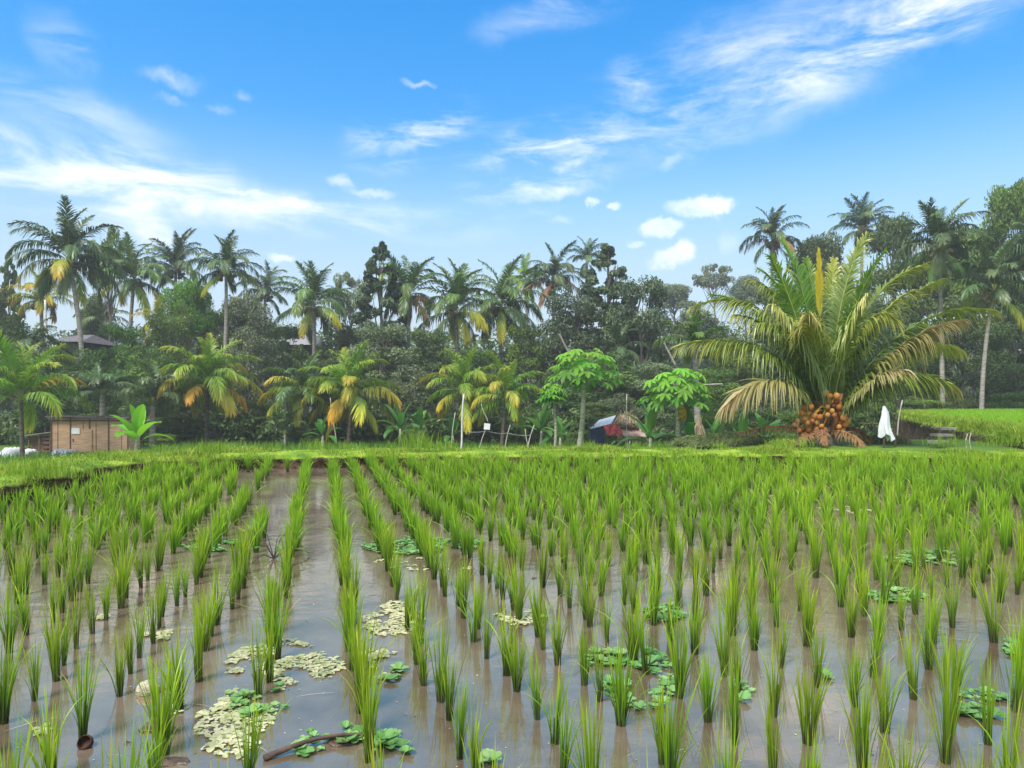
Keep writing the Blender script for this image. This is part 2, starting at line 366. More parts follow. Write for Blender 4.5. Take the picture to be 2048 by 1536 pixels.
def watermat():
    m, t, o = mat('muddy_water'); l = t.links
    tcn = t.nodes.new('ShaderNodeTexCoord')
    n1 = t.nodes.new('ShaderNodeTexNoise'); n1.inputs['Scale'].default_value = .9; n1.inputs['Detail'].default_value = 7; n1.inputs['Roughness'].default_value = .72; l.new(tcn.outputs['Object'], n1.inputs['Vector'])
    c = ramp_node(t, [(.25, (.07, .042, .024)), (.42, (.13, .09, .06)), (.55, (.19, .145, .105)), (.8, (.26, .215, .175))], n1.outputs[0])
    b = t.nodes.new('ShaderNodeBsdfPrincipled'); l.new(c, b.inputs['Base Color'])
    b.inputs['Roughness'].default_value = .02; b.inputs['IOR'].default_value = 4.2; b.inputs['Specular Tint'].default_value = (1, .78, .50, 1); b.inputs['Specular IOR Level'].default_value = .5
    b.inputs['Coat Weight'].default_value = .32; b.inputs['Coat Roughness'].default_value = .2; b.inputs['Coat IOR'].default_value = 1.9
    mp = t.nodes.new('ShaderNodeMapping'); mp.inputs['Scale'].default_value = (1, 1.8, 1); l.new(tcn.outputs['Object'], mp.inputs[0])
    n2 = t.nodes.new('ShaderNodeTexNoise'); n2.inputs['Scale'].default_value = 6; n2.inputs['Detail'].default_value = 3; l.new(mp.outputs[0], n2.inputs['Vector'])
    n3 = t.nodes.new('ShaderNodeTexNoise'); n3.inputs['Scale'].default_value = .5; n3.inputs['Detail'].default_value = 2; l.new(tcn.outputs['Object'], n3.inputs['Vector'])
    mr = t.nodes.new('ShaderNodeMapRange'); l.new(n3.outputs[0], mr.inputs[0]); mr.inputs[1].default_value = .45; mr.inputs[2].default_value = .65; mr.inputs[3].default_value = .08; mr.inputs[4].default_value = .4
    bp = t.nodes.new('ShaderNodeBump'); bp.inputs['Distance'].default_value = .011; l.new(mr.outputs[0], bp.inputs['Strength'])
    l.new(n2.outputs[0], bp.inputs['Height']); l.new(bp.outputs[0], b.inputs['Normal']); l.new(b.outputs[0], o.inputs[0])
    return m
M_water = watermat()

# ================================================================== terrain
# waterline of the flooded paddy: left bank, corner, far bank
BL = np.array([(-6.3, -6), (-6.5, 0), (-6.65, 5), (-6.85, 8.0), (-7.05, 10.2), (-7.25, 12.0), (-6.9, 13.4), (-5.8, 14.15), (-4.2, 14.55), (0, 14.8), (6, 15.1), (12, 15.4), (24, 15.9)], float)
BH = np.array([.33, .33, .33, .33, .33, .32, .32, .31, .30, .30, .27, .19, .17])      # crest height
BWd = np.array([1.7, 1.7, 1.7, 1.7, 1.6, 1.5, 1.3, 1.15, 1.1, 1.0, 1.0, 1.0, 1.0])     # crest width
def resample(path, extra, step):
    seg = np.linalg.norm(np.diff(path, axis=0), axis=1); s = np.concatenate([[0], np.cumsum(seg)])
    n = int(s[-1] / step) + 1; q = np.linspace(0, s[-1], n)
    p = np.stack([np.interp(q, s, path[:, i]) for i in range(path.shape[1])], 1)
    for _ in range(6):
        p[1:-1] = (p[:-2] + p[1:-1] * 2 + p[2:]) / 4 if step > .3 else (p[:-2] + p[1:-1] + p[2:]) / 3
    return q, p, [np.interp(q, s, e) for e in extra]
bq, bp_, (bh_, bw_) = resample(BL, [BH, BWd], .09)
bt = norm(np.gradient(bp_, axis=0)); bn = np.stack([-bt[:, 1], bt[:, 0]], 1)     # outward: left of the walking direction
def lowz(X, Y):
    """height of the ground behind the banks"""
    k = np.clip((X - 3.5) / 2.5, 0, 1) * np.clip((26 - Y) / 5, 0, 1); k = k * k * (3 - 2 * k)
    z = -1.6 + 1.78 * k
    r = np.clip((Y - 62) / 45, 0, 1); r = r * r * (3 - 2 * r)
    return z + 9.5 * r + fbm(X * .12, Y * .12) * 1.6 * np.clip((Y - 40) / 20, 0, 1) * .5
def gz(X, Y):
    X = np.asarray(X, float); Y = np.asarray(Y, float)
    base = lowz(X, Y)
    # basin
    xl = np.interp(Y, BL[:6, 1], BL[:6, 0]); yf = np.interp(X, BL[6:, 0], BL[6:, 1])
    inside = (X > xl + .3) & (Y < yf - .3)
    near = (X > xl - 1.6) & (Y < yf + .9)
    return np.where(inside, -.30, np.where(near, -.05, base))
xs = np.unique(np.concatenate([np.linspace(-400, -40, 25), np.arange(-40, 40, .5), np.linspace(40, 400, 25)]))
ys = np.unique(np.concatenate([np.linspace(-60, -8, 8), np.arange(-8, 30, .35), np.arange(30, 110, 1.5), np.linspace(110, 900, 30)]))
XX, YY = np.meshgrid(xs, ys); ZZ = gz(XX, YY)
nx, ny = len(xs), len(ys)
idx = np.arange(nx * ny).reshape(ny, nx)
q = np.stack([idx[:-1, :-1], idx[:-1, 1:], idx[1:, 1:], idx[1:, :-1]], -1).reshape(-1, 4)
mb = MB(); cent = YY.reshape(-1)[q].mean(1)
far = cent > 50
V = np.stack([XX, YY, ZZ], -1).reshape(-1, 3)
mb.v.append(V); mb.a.append(np.full(len(V), .5)); mb.n = len(V)
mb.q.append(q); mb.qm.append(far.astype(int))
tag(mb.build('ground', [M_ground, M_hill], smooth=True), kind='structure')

mb = MB(); mb.add([(-9, -9, 0), (26, -9, 0), (26, 16.3, 0), (-9, 16.3, 0)], [(0, 1, 2, 3)])
tag(mb.build('paddy_water', M_water), kind='structure')

# the bank itself
sec = [(-.10, -.28, 0), (-.03, -.02, 0), (.02, .10, .02), (-.02, .20, .1), (-.05, .27, .35), (.02, .33, .9), (.12, .37, 1), (.3, .395, 1), (.55, .40, 1), (.8, .40, 1), (1.0, .37, 1), (1.12, .22, .8), (1.25, -.1, .6), (1.6, -1.9, .5)]
rows = []; av = []
for i, (o_, h_, g_) in enumerate(sec):
    face = 1.0 if i < 6 else .25
    off = np.where(o_ > .12, .12 + (o_ - .12) * bw_ / 1.0, o_) + fbm(bq * 1.7, np.full_like(bq, i * .33), 4) * .20 * face
    z = np.where(h_ > 0, h_ / .40 * bh_, h_) + fbm(bq * 2.3 + 9, np.full_like(bq, i * .7), 4) * .05 * (h_ > 0)
    rows.append(np.stack([bp_[:, 0] + bn[:, 0] * off, bp_[:, 1] + bn[:, 1] * off, z], 1)); av.append(np.full(len(bq), g_, float))
V = np.stack(rows, 0); ns, nb = V.shape[:2]
idx = np.arange(ns * nb).reshape(ns, nb)
q = np.stack([idx[:-1, :-1], idx[1:, :-1], idx[1:, 1:], idx[:-1, 1:]], -1).reshape(-1, 4)[:, ::-1]
mb = MB(); mb.add(V.reshape(-1, 3), q, a=np.concatenate(av))
tag(mb.build('paddy_bank', M_bank, smooth=True), kind='structure')

# raised terrace on the right
TE = np.array([(9.5, 10.2), (12.25, 16.9), (13.4, 20), (15.2, 25), (17.0, 30), (18.6, 34), (20.2, 37.2), (23.5, 39.6), (30, 41), (60, 43)], float)
tq, tp, _ = resample(TE, [], .25)
tt = norm(np.gradient(tp, axis=0)); tn = np.stack([-tt[:, 1], tt[:, 0]], 1)
TZ = .64
sec = [(.25, -2.3, .1), (.12, -.5, .1), (.06, .12, .05), (.10, .28, .35), (.04, .42, .6), (0, .54, .8), (-.12, .64, 1), (-.5, .655, 1), (-.9, .60, 1)]
rows = []; av = []
for i, (o_, h_, g_) in enumerate(sec):
    off = o_ + fbm(tq * .9, np.full_like(tq, i * .4), 4) * .30 * (1 if i < 6 else .3)
    z = h_ + fbm(tq * 1.4 + 3, np.full_like(tq, i * .5), 3) * .06
    rows.append(np.stack([tp[:, 0] + tn[:, 0] * off, tp[:, 1] + tn[:, 1] * off, z], 1)); av.append(np.full(len(tq), g_, float))
V = np.stack(rows, 0); ns, nb = V.shape[:2]; idx = np.arange(ns * nb).reshape(ns, nb)
q = np.stack([idx[:-1, :-1], idx[1:, :-1], idx[1:, 1:], idx[:-1, 1:]], -1).reshape(-1, 4)
mb = MB(); mb.add(V.reshape(-1, 3), q, a=np.concatenate(av))
top = np.stack([tp[:, 0] - tn[:, 0] * .85, tp[:, 1] - tn[:, 1] * .85, np.full(len(tq), TZ - .03)], 1)
fan = np.vstack([top, top + np.array([60, 0, 0])]); k = len(top)
mb.add(fan, [(i, i + k, i + k + 1, i + 1) for i in range(k - 1)], a=.7)
tag(mb.build('terrace', M_bank, smooth=True), kind='structure')

# ------------------------------------------------------------------ grass
def blades(rs, base, hgt, wid, lean, K=3, a=None):
    n = len(base); az = rs.rand(n) * 2 * np.pi; le = rs.rand(n) * lean
    d = np.stack([np.cos(az), np.sin(az), np.zeros(n)], 1)
    s = np.linspace(0, 1, K)[None, :, None]
    Pt = base[:, None] + np.array([0, 0, 1.0]) * (hgt[:, None, None] * s * (1 - .25 * s * le[:, None, None])) + d[:, None] * (hgt * le)[:, None, None] * (s ** 1.7)
    prof = np.array([.8, .9, .08]) if K == 3 else np.array([.8, .9, .7, .06])
    tw = rs.rand(n) * 2 * np.pi
    S = np.stack([np.cos(tw), np.sin(tw), np.zeros(n)], 1)[:, None]
    a = rs.rand(n) if a is None else a
    return Pt, wid[:, None] * prof, S, np.repeat(a[:, None], K, 1)
rs = np.random.RandomState(11)
def bank_grass(n, kind):
    i = rs.randint(0, len(bq), n)
    if kind == 'top': off = .02 + (rs.rand(n) ** .8) * (bw_[i] + .1); z = bh_[i] * np.interp(off, [0, .12, .5], [.86, .93, 1.0])
    else: off = -.07 + rs.rand(n) * .12; z = bh_[i] * (.25 + .7 * rs.rand(n))
    x = bp_[i, 0] + bn[i, 0] * off + rs.randn(n) * .03; y = bp_[i, 1] + bn[i, 1] * off + rs.randn(n) * .03
    return np.stack([x, y, z - .02], 1)
b0 = bank_grass(170000, 'top'); vis = (np.abs(b0[:, 0]) < b0[:, 1] * .76 + 1) & (b0[:, 1] > 4); b0 = b0[vis]
cl_ = fbm(b0[:, 0] * 1.1, b0[:, 1] * 1.1); keep = rs.rand(len(b0)) < np.clip(.65 + cl_ * 1.2, .15, 1); b0 = b0[keep]; cl_ = cl_[keep]
mb = MB()
h = (.045 + .085 * rs.rand(len(b0)) ** 1.5) * np.clip(1 + cl_ * 1.8, .45, 2.6) * np.interp(b0[:, 0], [-7, -4, 6, 10], [1, .85, .8, .6])
ribbons(mb, *blades(rs, b0, h, .0045 + .004 * rs.rand(len(b0)), 1.3)[:3], a=blades(rs, b0, h, h, 1)[3])
b1 = bank_grass(42000, 'face'); b1 = b1[(np.abs(b1[:, 0]) < b1[:, 1] * .76 + 1) & (b1[:, 1] > 4)]
b1 = b1[fbm(b1[:, 0] * 2, b1[:, 1] * 2) > -.1]
Pt, w_, S, a_ = blades(rs, b1, .05 + .07 * rs.rand(len(b1)), np.full(len(b1), .005), 2.2); Pt[:, 2, 2] -= .04
ribbons(mb, Pt, w_, S, a=a_)
# taller tufts standing on the crest
tx = [(455, 1.0), (475, .8), (640, .9), (835, 1.7), (850, 1.1), (905, .7), (700, .6), (1180, .6), (1560, .9), (1610, .8), (1905, .8), (1925, 1.0), (2030, 1.4), (1990, .6), (60, 1.3), (100, 1.0), (20, .8), (150, .8), (1090, .5), (1270, .5), (1440, .5), (560, .6), (390, .7)]
for px, s_ in tx:
    if px < 200: c = np.array(G(px, 955, .27))
    else:
        c = P(px, 893, 15.3); c[1] = np.interp(c[0], BL[6:, 0], BL[6:, 1]) + .35; c[2] = .38
    n = int(90 * s_); bb = c + np.stack([rs.randn(n) * .16 * s_, rs.randn(n) * .16, np.zeros(n)], 1)
    ribbons(mb, *[v for v in blades(rs, bb, (.12 + .22 * rs.rand(n)) * s_, np.full(n, .005), .7)[:3]], a=.25 + .3 * rs.rand(n, 1).repeat(3, 1))
tag(mb.build('bank_grass', M_grass), 'short yellow green grass covering the low earth bank round the flooded paddy', 'grass', kind='stuff')

def field_grass(name, mt, n, gen_, hmin, hmax, wmin, label):
    b = gen_(n); m_ = MB(); h = hmin + (hmax - hmin) * rs.rand(len(b))
    Pt, w_, S, a_ = blades(rs, b, h, wmin * (1 + rs.rand(len(b))), .5)
    ribbons(m_, Pt, w_, S, a=a_)
    return tag(m_.build(name, mt), label, 'young rice' if 'rice' in label else 'grass', kind='stuff')
def g_low(n):
    Y = 17 + 26 * rs.rand(n); X = -.76 * Y + rs.rand(n) * (.76 * Y - 0 + 14); k = (X < 14) & (Y > 17.5) & ~((X > 4) & (Y < 24))
    k &= ~((X < -20) & (Y > 35.5))
    X, Y = X[k], Y[k]; return np.stack([X, Y, lowz(X, Y) - .02], 1)
field_grass('lower_field_rice', M_lowrice, 60000, g_low, .25, .5, .012, 'green young rice of the lower field beyond the earth bank')
def g_ter(n):
    s = rs.randint(0, len(tp), n); off = .9 + rs.rand(n) * 22
    X = tp[s, 0] + np.abs(off); Y = tp[s, 1] + rs.randn(n) * .2
    k = (X < Y * .74 + 1) & (Y > 15); return np.stack([X[k], Y[k], np.full(k.sum(), TZ - .04)], 1)
field_grass('terrace_rice', M_terr, 90000, g_ter, .08, .16, .010, 'bright green young rice on the raised terrace at the right')
def g_tedge(n):
    s = rs.randint(0, len(tp), n); k_ = rs.rand(n)
    off = np.where(k_ < .6, -rs.rand(n) * 1.0, rs.rand(n) * .10); z = np.where(k_ < .6, TZ - .02, TZ - .02 - rs.rand(n) ** 1.5 * .28)
    X = tp[s, 0] + tn[s, 0] * off; Y = tp[s, 1] + tn[s, 1] * off
    return np.stack([X, Y, z], 1)[Y > 15]
field_grass('terrace_edge_grass', M_grass, 30000, g_tedge, .06, .16, .006, 'pale grass hanging over the edge of the raised terrace')

# ================================================================== rice clumps
def rice_arrays(seed, nb_, K, wmul=1.0):
    r = np.random.RandomState(seed)
    az = r.rand(nb_) * 2 * np.pi; le = np.abs(r.randn(nb_)) * .14 + .02; le[: nb_ // 9] += .16
    H = .22 + .24 * r.rand(nb_) ** .7; H[: nb_ // 8] *= .85
    br = .022 * np.sqrt(r.rand(nb_)); ba = az + r.randn(nb_) * .6
    d = np.stack([np.cos(az), np.sin(az), np.zeros(nb_)], 1)
    base = np.stack([np.cos(ba) * br, np.sin(ba) * br, np.full(nb_, -.05)], 1)
    s = np.linspace(0, 1, K)[None, :, None]
    cur = (r.rand(nb_) ** 4)[:, None, None]; cur[::13] = 1.3; ytip = (r.rand(nb_, 1) < .16) * .35
    Pt = base[:, None] + np.array([0, 0, 1.]) * ((H + .05)[:, None, None] * (s - .18 * cur * s ** 3)) + d[:, None] * (H * le)[:, None, None] * (s ** (1.5)) * (1 + 1.1 * cur * s ** 2)
    prof = np.interp(np.linspace(0, 1, K), [0, .25, .6, .85, 1], [.75, .85, 1, .6, .04])
    w = (.0027 + .0019 * r.rand(nb_))[:, None] * prof[None] * wmul
    tw = az + np.pi / 2 + r.randn(nb_) * .7
    S = np.stack([np.cos(tw), np.sin(tw), np.zeros(nb_)], 1)[:, None]
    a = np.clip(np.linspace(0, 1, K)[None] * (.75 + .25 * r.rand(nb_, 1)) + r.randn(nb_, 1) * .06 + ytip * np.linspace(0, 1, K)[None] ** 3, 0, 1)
    return Pt, w, S, a
rice_meshes = []
for k in range(16):
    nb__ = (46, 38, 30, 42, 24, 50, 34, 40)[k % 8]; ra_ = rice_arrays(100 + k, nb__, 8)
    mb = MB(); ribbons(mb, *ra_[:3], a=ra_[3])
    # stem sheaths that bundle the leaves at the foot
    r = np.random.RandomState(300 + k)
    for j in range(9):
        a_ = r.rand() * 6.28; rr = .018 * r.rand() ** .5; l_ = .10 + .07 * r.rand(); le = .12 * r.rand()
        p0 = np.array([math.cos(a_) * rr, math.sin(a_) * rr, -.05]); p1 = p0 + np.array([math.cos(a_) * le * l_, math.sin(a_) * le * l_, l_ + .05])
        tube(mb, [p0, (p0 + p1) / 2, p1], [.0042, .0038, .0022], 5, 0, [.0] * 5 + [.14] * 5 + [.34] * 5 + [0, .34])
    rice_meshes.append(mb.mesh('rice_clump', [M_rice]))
rnd = random.Random(3)
u_ = np.array([-.2573, .9663]); v_ = np.array([.9663, .2573])
rowp = {0: -.29, 1: .18}
for k in range(2, 60): rowp[k] = .18 + .375 * (k - 1)
for k in range(1, 30): rowp[-k] = -.29 - .35 - .375 * (k - 1)
cl_list = []
for k, p in rowp.items():
    off = rnd.random() * .286
    prow = p + rnd.uniform(-.012, .012)
    for j in range(-30, 90):
        if rnd.random() < .07: continue
        q_ = off * .3 + j * .262 + rnd.uniform(-.06, .06); pj = prow + rnd.uniform(-.045, .045)
        x, y = pj * v_ + q_ * u_
        xl = np.interp(y, BL[:6, 1], BL[:6, 0]); yf = np.interp(x, BL[6:, 0], BL[6:, 1])
        if y < 1.95 or x < xl + .72 or y > yf - .28 or abs(x) > y * .735 + .45: continue
        # openings in the planting seen in the photograph
        px = 1024 + F * x / y; py = HZ + F * CH / y
        if (470 < px < 515 or 555 < px < 590 ) and 945 < py < 1010 and k < 0: continue
        if k in (-1,) and 960 < py < 1060: continue
        cl_list.append((y, x, k, rnd.uniform(.76, 1.1), rnd.random() * 6.283, rnd.randrange(16)))
cl_list.sort()
near, rest_ = cl_list[:300], cl_list[300:]
ordn = lambda n: '%d%s' % (n, 'th' if 10 < n % 100 < 14 else {1: 'st', 2: 'nd', 3: 'rd'}.get(n % 10, 'th'))
cnt = {}
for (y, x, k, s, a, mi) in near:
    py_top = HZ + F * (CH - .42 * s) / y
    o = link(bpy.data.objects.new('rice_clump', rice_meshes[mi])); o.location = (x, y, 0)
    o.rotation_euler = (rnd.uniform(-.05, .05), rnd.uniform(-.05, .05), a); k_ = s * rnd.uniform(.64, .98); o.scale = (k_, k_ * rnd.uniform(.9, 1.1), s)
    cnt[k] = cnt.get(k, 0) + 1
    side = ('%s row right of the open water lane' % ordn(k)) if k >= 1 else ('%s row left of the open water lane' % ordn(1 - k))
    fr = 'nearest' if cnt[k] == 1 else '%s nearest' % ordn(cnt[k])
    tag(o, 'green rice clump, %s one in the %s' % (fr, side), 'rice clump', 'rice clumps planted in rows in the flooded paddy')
mb = MB()
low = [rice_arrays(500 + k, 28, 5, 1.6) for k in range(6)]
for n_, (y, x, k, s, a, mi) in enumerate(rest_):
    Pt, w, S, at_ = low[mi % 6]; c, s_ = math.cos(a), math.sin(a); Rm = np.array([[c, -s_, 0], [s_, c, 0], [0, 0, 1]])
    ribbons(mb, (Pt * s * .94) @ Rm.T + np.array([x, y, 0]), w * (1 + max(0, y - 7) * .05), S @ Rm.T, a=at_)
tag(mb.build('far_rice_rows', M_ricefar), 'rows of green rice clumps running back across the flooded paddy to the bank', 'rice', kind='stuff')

# ================================================================== floating weeds
def leafpad(mb, r, c, az, tilt, ln, wd, a, cup=.25):
    """one rounded floating leaf"""
    K, Wn = 4, 3
    t = np.linspace(0, 1, K + 1); prof = np.array([.25, .72, 1.0, .92, .42]) * wd / 2
    V = []
    for i in range(K + 1):
        for j in (-1, 0, 1):
            x = t[i] * ln * math.cos(tilt); z = t[i] * ln * math.sin(tilt) - .12 * ln * t[i] ** 2 + (abs(j) * prof[i] * cup)
            V.append((x, j * prof[i], z))
    V = np.array(V); cc, ss = math.cos(az), math.sin(az)
    V = np.stack([V[:, 0] * cc - V[:, 1] * ss, V[:, 0] * ss + V[:, 1] * cc, V[:, 2]], 1) + c
    q = [(i * 3 + j, (i + 1) * 3 + j, (i + 1) * 3 + j + 1, i * 3 + j + 1) for i in range(K) for j in range(2)]
    mb.add(V, q, a=a)
M_pistia = leafmat('water_lettuce_leaf', [(0, (.08, .22, .05)), (.5, (.17, .36, .10)), (1, (.33, .50, .20))], .25, .1, .55, .01)
M_pale = leafmat('pale_pondweed_leaf', [(0, (.22, .28, .10)), (.45, (.46, .47, .24)), (1, (.66, .62, .40))], .2, .1, .55, .01)
def patch(px, py, ax, ay, n, size, kindm, label, seed, cat='floating weed', mixin=0.0):
    r = np.random.RandomState(seed); mb = MB(); c0 = G(px, py)
    pts = []
    tries = 0
    while len(pts) < n and tries < n * 30:
        tries += 1
        qx, qy = r.uniform(-1, 1, 2)
        if qx * qx + qy * qy > 1 - .35 * (vn(qx * 2.5 + seed, qy * 2.5) + .3): continue
        g = G(px + qx * ax, py + qy * ay)
        if fbm(np.array(g[0] * 6.0), np.array(g[1] * 6.0), 3) < -.06 + .12 * (qx * qx + qy * qy): continue
        if any((g[0] - p[0]) ** 2 + (g[1] - p[1]) ** 2 < (size * 1.0) ** 2 for p in pts[-400:]): continue
        pts.append(g)
    for g in pts:
        s = size * (.45 + .95 * r.rand() ** 1.3); m_ = r.randint(6, 9) if kindm is M_pistia else r.randint(3, 6); a0 = r.rand() * 6.28; cv = r.rand()
        for j in range(m_):
            til = R(r.uniform(12, 42)) if kindm is M_pistia else R(r.uniform(2, 14))
            leafpad(mb, r, g - c0 + np.array([0, 0, .006]), a0 + j * 6.283 / m_ + r.uniform(-.2, .2), til, s * r.uniform(.8, 1.1), s * .75, np.clip(cv * .6 + .4 * r.rand(), 0, 1))
    o = mb.build('floating_weed_patch', kindm, loc=c0)
    return tag(o, label, cat, kind='stuff')
patch(570, 1335, 125, 55, 380, .030, M_pale, 'large pale cream pondweed patch round a rice clump at lower left', 1)
patch(440, 1425, 115, 55, 300, .031, M_pale, 'pale yellow pondweed patch reaching left towards the bleached husk', 2)
patch(520, 1395, 70, 40, 40, .048, M_pistia, 'green water lettuce among the pale pondweed at lower left', 3)
patch(785, 1240, 62, 36, 110, .036, M_pale, 'pale green pondweed patch in the lane right of the tall rice row', 4)
patch(762, 1328, 52, 30, 60, .036, M_pale, 'small pale pondweed patch just nearer than its pale green neighbour', 5)
patch(775, 1345, 35, 20, 14, .05, M_pistia, 'few green lettuce rosettes at the near edge of a pale pondweed patch', 6)
patch(430, 1093, 68, 18, 110, .044, M_pistia, 'green water lettuce raft beside the leafy weed, left of the lane', 7)
patch(810, 1092, 92, 20, 170, .044, M_pistia, 'wide green water lettuce raft behind the third rice row at centre', 8)
patch(925, 1086, 42, 14, 45, .048, M_pistia, 'small lettuce raft to the right of the wide green raft', 9)
patch(1278, 1360, 82, 62, 130, .042, M_pistia, 'green water lettuce cluster on open water at lower centre right', 10)
patch(1210, 1325, 40, 22, 16, .05, M_pistia, 'loose lettuce rosettes at the upper left of the centre right cluster', 11)
patch(700, 1500, 118, 44, 200, .043, M_pistia, 'dark green water lettuce cluster round the floating stick', 12)
patch(465, 1492, 45, 24, 45, .034, M_pale, 'small pale pondweed group near the bottom edge left of the stick', 13)
patch(1035, 1238, 55, 14, 26, .034, M_pale, 'thin strand of pondweed between rice clumps at centre', 14)
patch(1325, 1230, 40, 16, 26, .046, M_pistia, 'small green lettuce group right of centre in mid paddy', 15)
patch(1860, 1120, 90, 16, 60, .046, M_pistia, 'far lettuce strip among the rice rows at the right', 16)
patch(1790, 1192, 62, 16, 50, .048, M_pistia, 'green lettuce patch under tall rice at the right', 17)
patch(1965, 1412, 72, 30, 60, .042, M_pistia, 'lettuce patch near the lower right corner', 18)
patch(1665, 1350, 30, 10, 8, .045, M_pistia, 'few lettuce rosettes beside a rice clump at lower right', 19)
patch(1480, 1395, 26, 26, 16, .04, M_pistia, 'small lettuce group at the foot of two rice clumps', 20)
patch(1690, 1022, 60, 9, 60, .04, M_pale, 'far pale duckweed scattered between rice rows at the right', 21)
patch(965, 1520, 30, 9, 12, .045, M_pistia, 'few rosettes at the bottom edge left of a rice clump', 22)
patch(860, 1128, 120, 16, 26, .03, M_pale, 'sparse scattered pondweed bits just nearer than the wide green raft', 23)
patch(210, 1238, 18, 8, 10, .036, M_pale, 'tiny yellow pondweed speck left of the pale patches', 24)
patch(315, 1272, 26, 9, 14, .036, M_pale, 'small yellow pondweed speck in a rice row at left', 25)
patch(95, 1465, 26, 14, 12, .036, M_pale, 'pale pondweed leaves near the lower left corner', 26)
patch(2030, 1300, 30, 12, 14, .045, M_pistia, 'lettuce rosettes at the right picture edge', 27)
patch(1600, 990, 240, 10, 80, .034, M_pale, 'far thin band of duckweed under the right hand rice', 28)
# specks, foam bits and dead straw on the water
mb = MB(); rs = np.random.RandomState(77)
n = 650; Y = 2.2 + 11 * rs.rand(n) ** 1.4; X = (rs.rand(n) * 2 - 1) * .74 * Y; k = X > -6.2; X, Y = X[k], Y[k]; n = len(X)
for i in range(n):
    leafpad(mb, rs, np.array([X[i], Y[i], .003]), rs.rand() * 6.28, 0.02, .006 + .012 * rs.rand() ** 3, .007, rs.rand(), 0)
n = 110; Y = 2.3 + 8 * rs.rand(n) ** 1.3; X = (rs.rand(n) * 2 - 1) * .74 * Y; k = X > -5.8
az = rs.rand(n) * 6.28; ln = .06 + .16 * rs.rand(n); d = np.stack([np.cos(az), np.sin(az), np.zeros(n)], 1)
s = np.linspace(-.5, .5, 4)[None, :, None]
Pt = np.stack([X, Y, np.full(n, .006)], 1)[:, None] + d[:, None] * ln[:, None, None] * s + np.stack([-d[:, 1], d[:, 0], d[:, 2]], 1)[:, None] * (ln * (rs.rand(n) - .5) * .8)[:, None, None] * s ** 2
ribbons(mb, Pt[k], np.full((k.sum(), 4), .0016) * np.array([.4, 1, 1, .3]), np.stack([-d[:, 1], d[:, 0], d[:, 2]], 1)[k][:, None], a=rs.rand(k.sum(), 1).repeat(4, 1))
M_debris = leafmat('dry_debris', [(0, (.12, .09, .05)), (.5, (.33, .28, .17)), (1, (.55, .52, .42))], 0, 0, .7, 0)
tag(mb.build('floating_debris', M_debris), 'specks and dead straw floating on the paddy water', 'debris', kind='stuff')

# silt and mud clods breaking the surface
mb = MB(); r_ = np.random.RandomState(31)
for i in range(11):
    g = G(r_.uniform(230, 620), r_.uniform(1435, 1530)) if i < 9 else G(r_.uniform(60, 1990), r_.uniform(1130, 1520))
    k0 = len(mb.v); sphere(mb, g, r_.uniform(.015, .045), u=16, v=10, sq=(r_.uniform(.9, 1.7), 1, .35)); V_ = mb.v[k0]; V_ += np.stack([vn(V_[:, 1] * 60, V_[:, 2] * 60 + i), vn(V_[:, 0] * 60, V_[:, 2] * 60), vn(V_[:, 0] * 50, V_[:, 1] * 50) * .5], 1) * .035
M_mud = surf('wet_mud', (.05, .03, .02), (.13, .09, .06), 20, .35, bump=.5, spec=.5)
tag(mb.build('mud_clods', M_mud, smooth=True), 'low wet mud clods breaking the paddy surface', 'mud', kind='stuff')

# leafy weed standing in the water left of the lane
def weed():
    c = G(548, 1118); t = empty('broadleaf_weed', c)
    tag(t, 'dark broadleaf weed with arching stems standing in water beside a lettuce raft', 'weed')
    r = np.random.RandomState(8); st = MB()
    tips = [(-.16, .1, .30), (-.22, .02, .26), (.10, .05, .24), (.20, -.02, .10), (-.08, -.12, .14), (.07, -.10, .12), (.02, .1, .2), (.24, .1, .05), (.15, -.16, -.0), (-.15, -.14, .0)]
    for i, tp_ in enumerate(tips):
        tp_ = np.array(tp_); mid = tp_ * .5 + np.array([0, 0, .06])
        tube(st, [np.zeros(3), mid, tp_], [.006, .004, .003], 5)
        if i < 8:
            lf = MB(); leafpad(lf, r, tp_, math.atan2(tp_[1], tp_[0]) + r.uniform(-.5, .5), R(r.uniform(-25, 15)), .11 if i < 4 else .07, .05, .4 + .3 * r.rand(), .3)
            lf.build('leaf', M_wleaf, t)
    st.build('stem', M_wstem, t)
M_wleaf = leafmat('weed_leaf', [(0, (.05, .13, .02)), (1, (.12, .26, .03))], .3, .2, .5, .02)
M_wstem = surf('weed_stem', (.05, .045, .04), (.10, .08, .06), 20, .8, bump=0)
weed()
# stick, bleached husk, brown shell
M_stick = surf('wet_stick', (.06, .04, .03), (.15, .10, .07), 12, .7)
mb = MB(); a, b = G(528, 1522), G(785, 1462); c0 = (a + b) / 2; s = np.linspace(0, 1, 12)
pts = a + (b - a) * s[:, None] - c0; pts[:, 2] += .012 + .02 * np.sin(s * 3.1) ; pts[:, 1] += .03 * np.sin(s * 5)
tube(mb, pts, np.interp(s, [0, .2, 1], [.014, .011, .004]), 7); tag(mb.build('floating_stick', M_stick, loc=c0, smooth=True), 'long dark wet stick lying across green water lettuce at the bottom', 'stick')
M_husk = surf('bleached_husk', (.30, .26, .16), (.62, .58, .44), 40, .9, (1, 1, 4), .6)
def lump(name, px, py, r_, sq, m_, label, cat, hollow=False):
    c = G(px, py); mb = MB(); sphere(mb, (0, 0, 0), r_, u=18, v=12, sq=sq)
    V = mb.v[0]; V *= (1 + .16 * fbm(V[:, 0] * 22 + 3, V[:, 1] * 22 + V[:, 2] * 17)[:, None])
    return tag(mb.build(name, m_, loc=c + np.array([0, 0, r_ * sq[2] * .35]), smooth=True), label, cat)
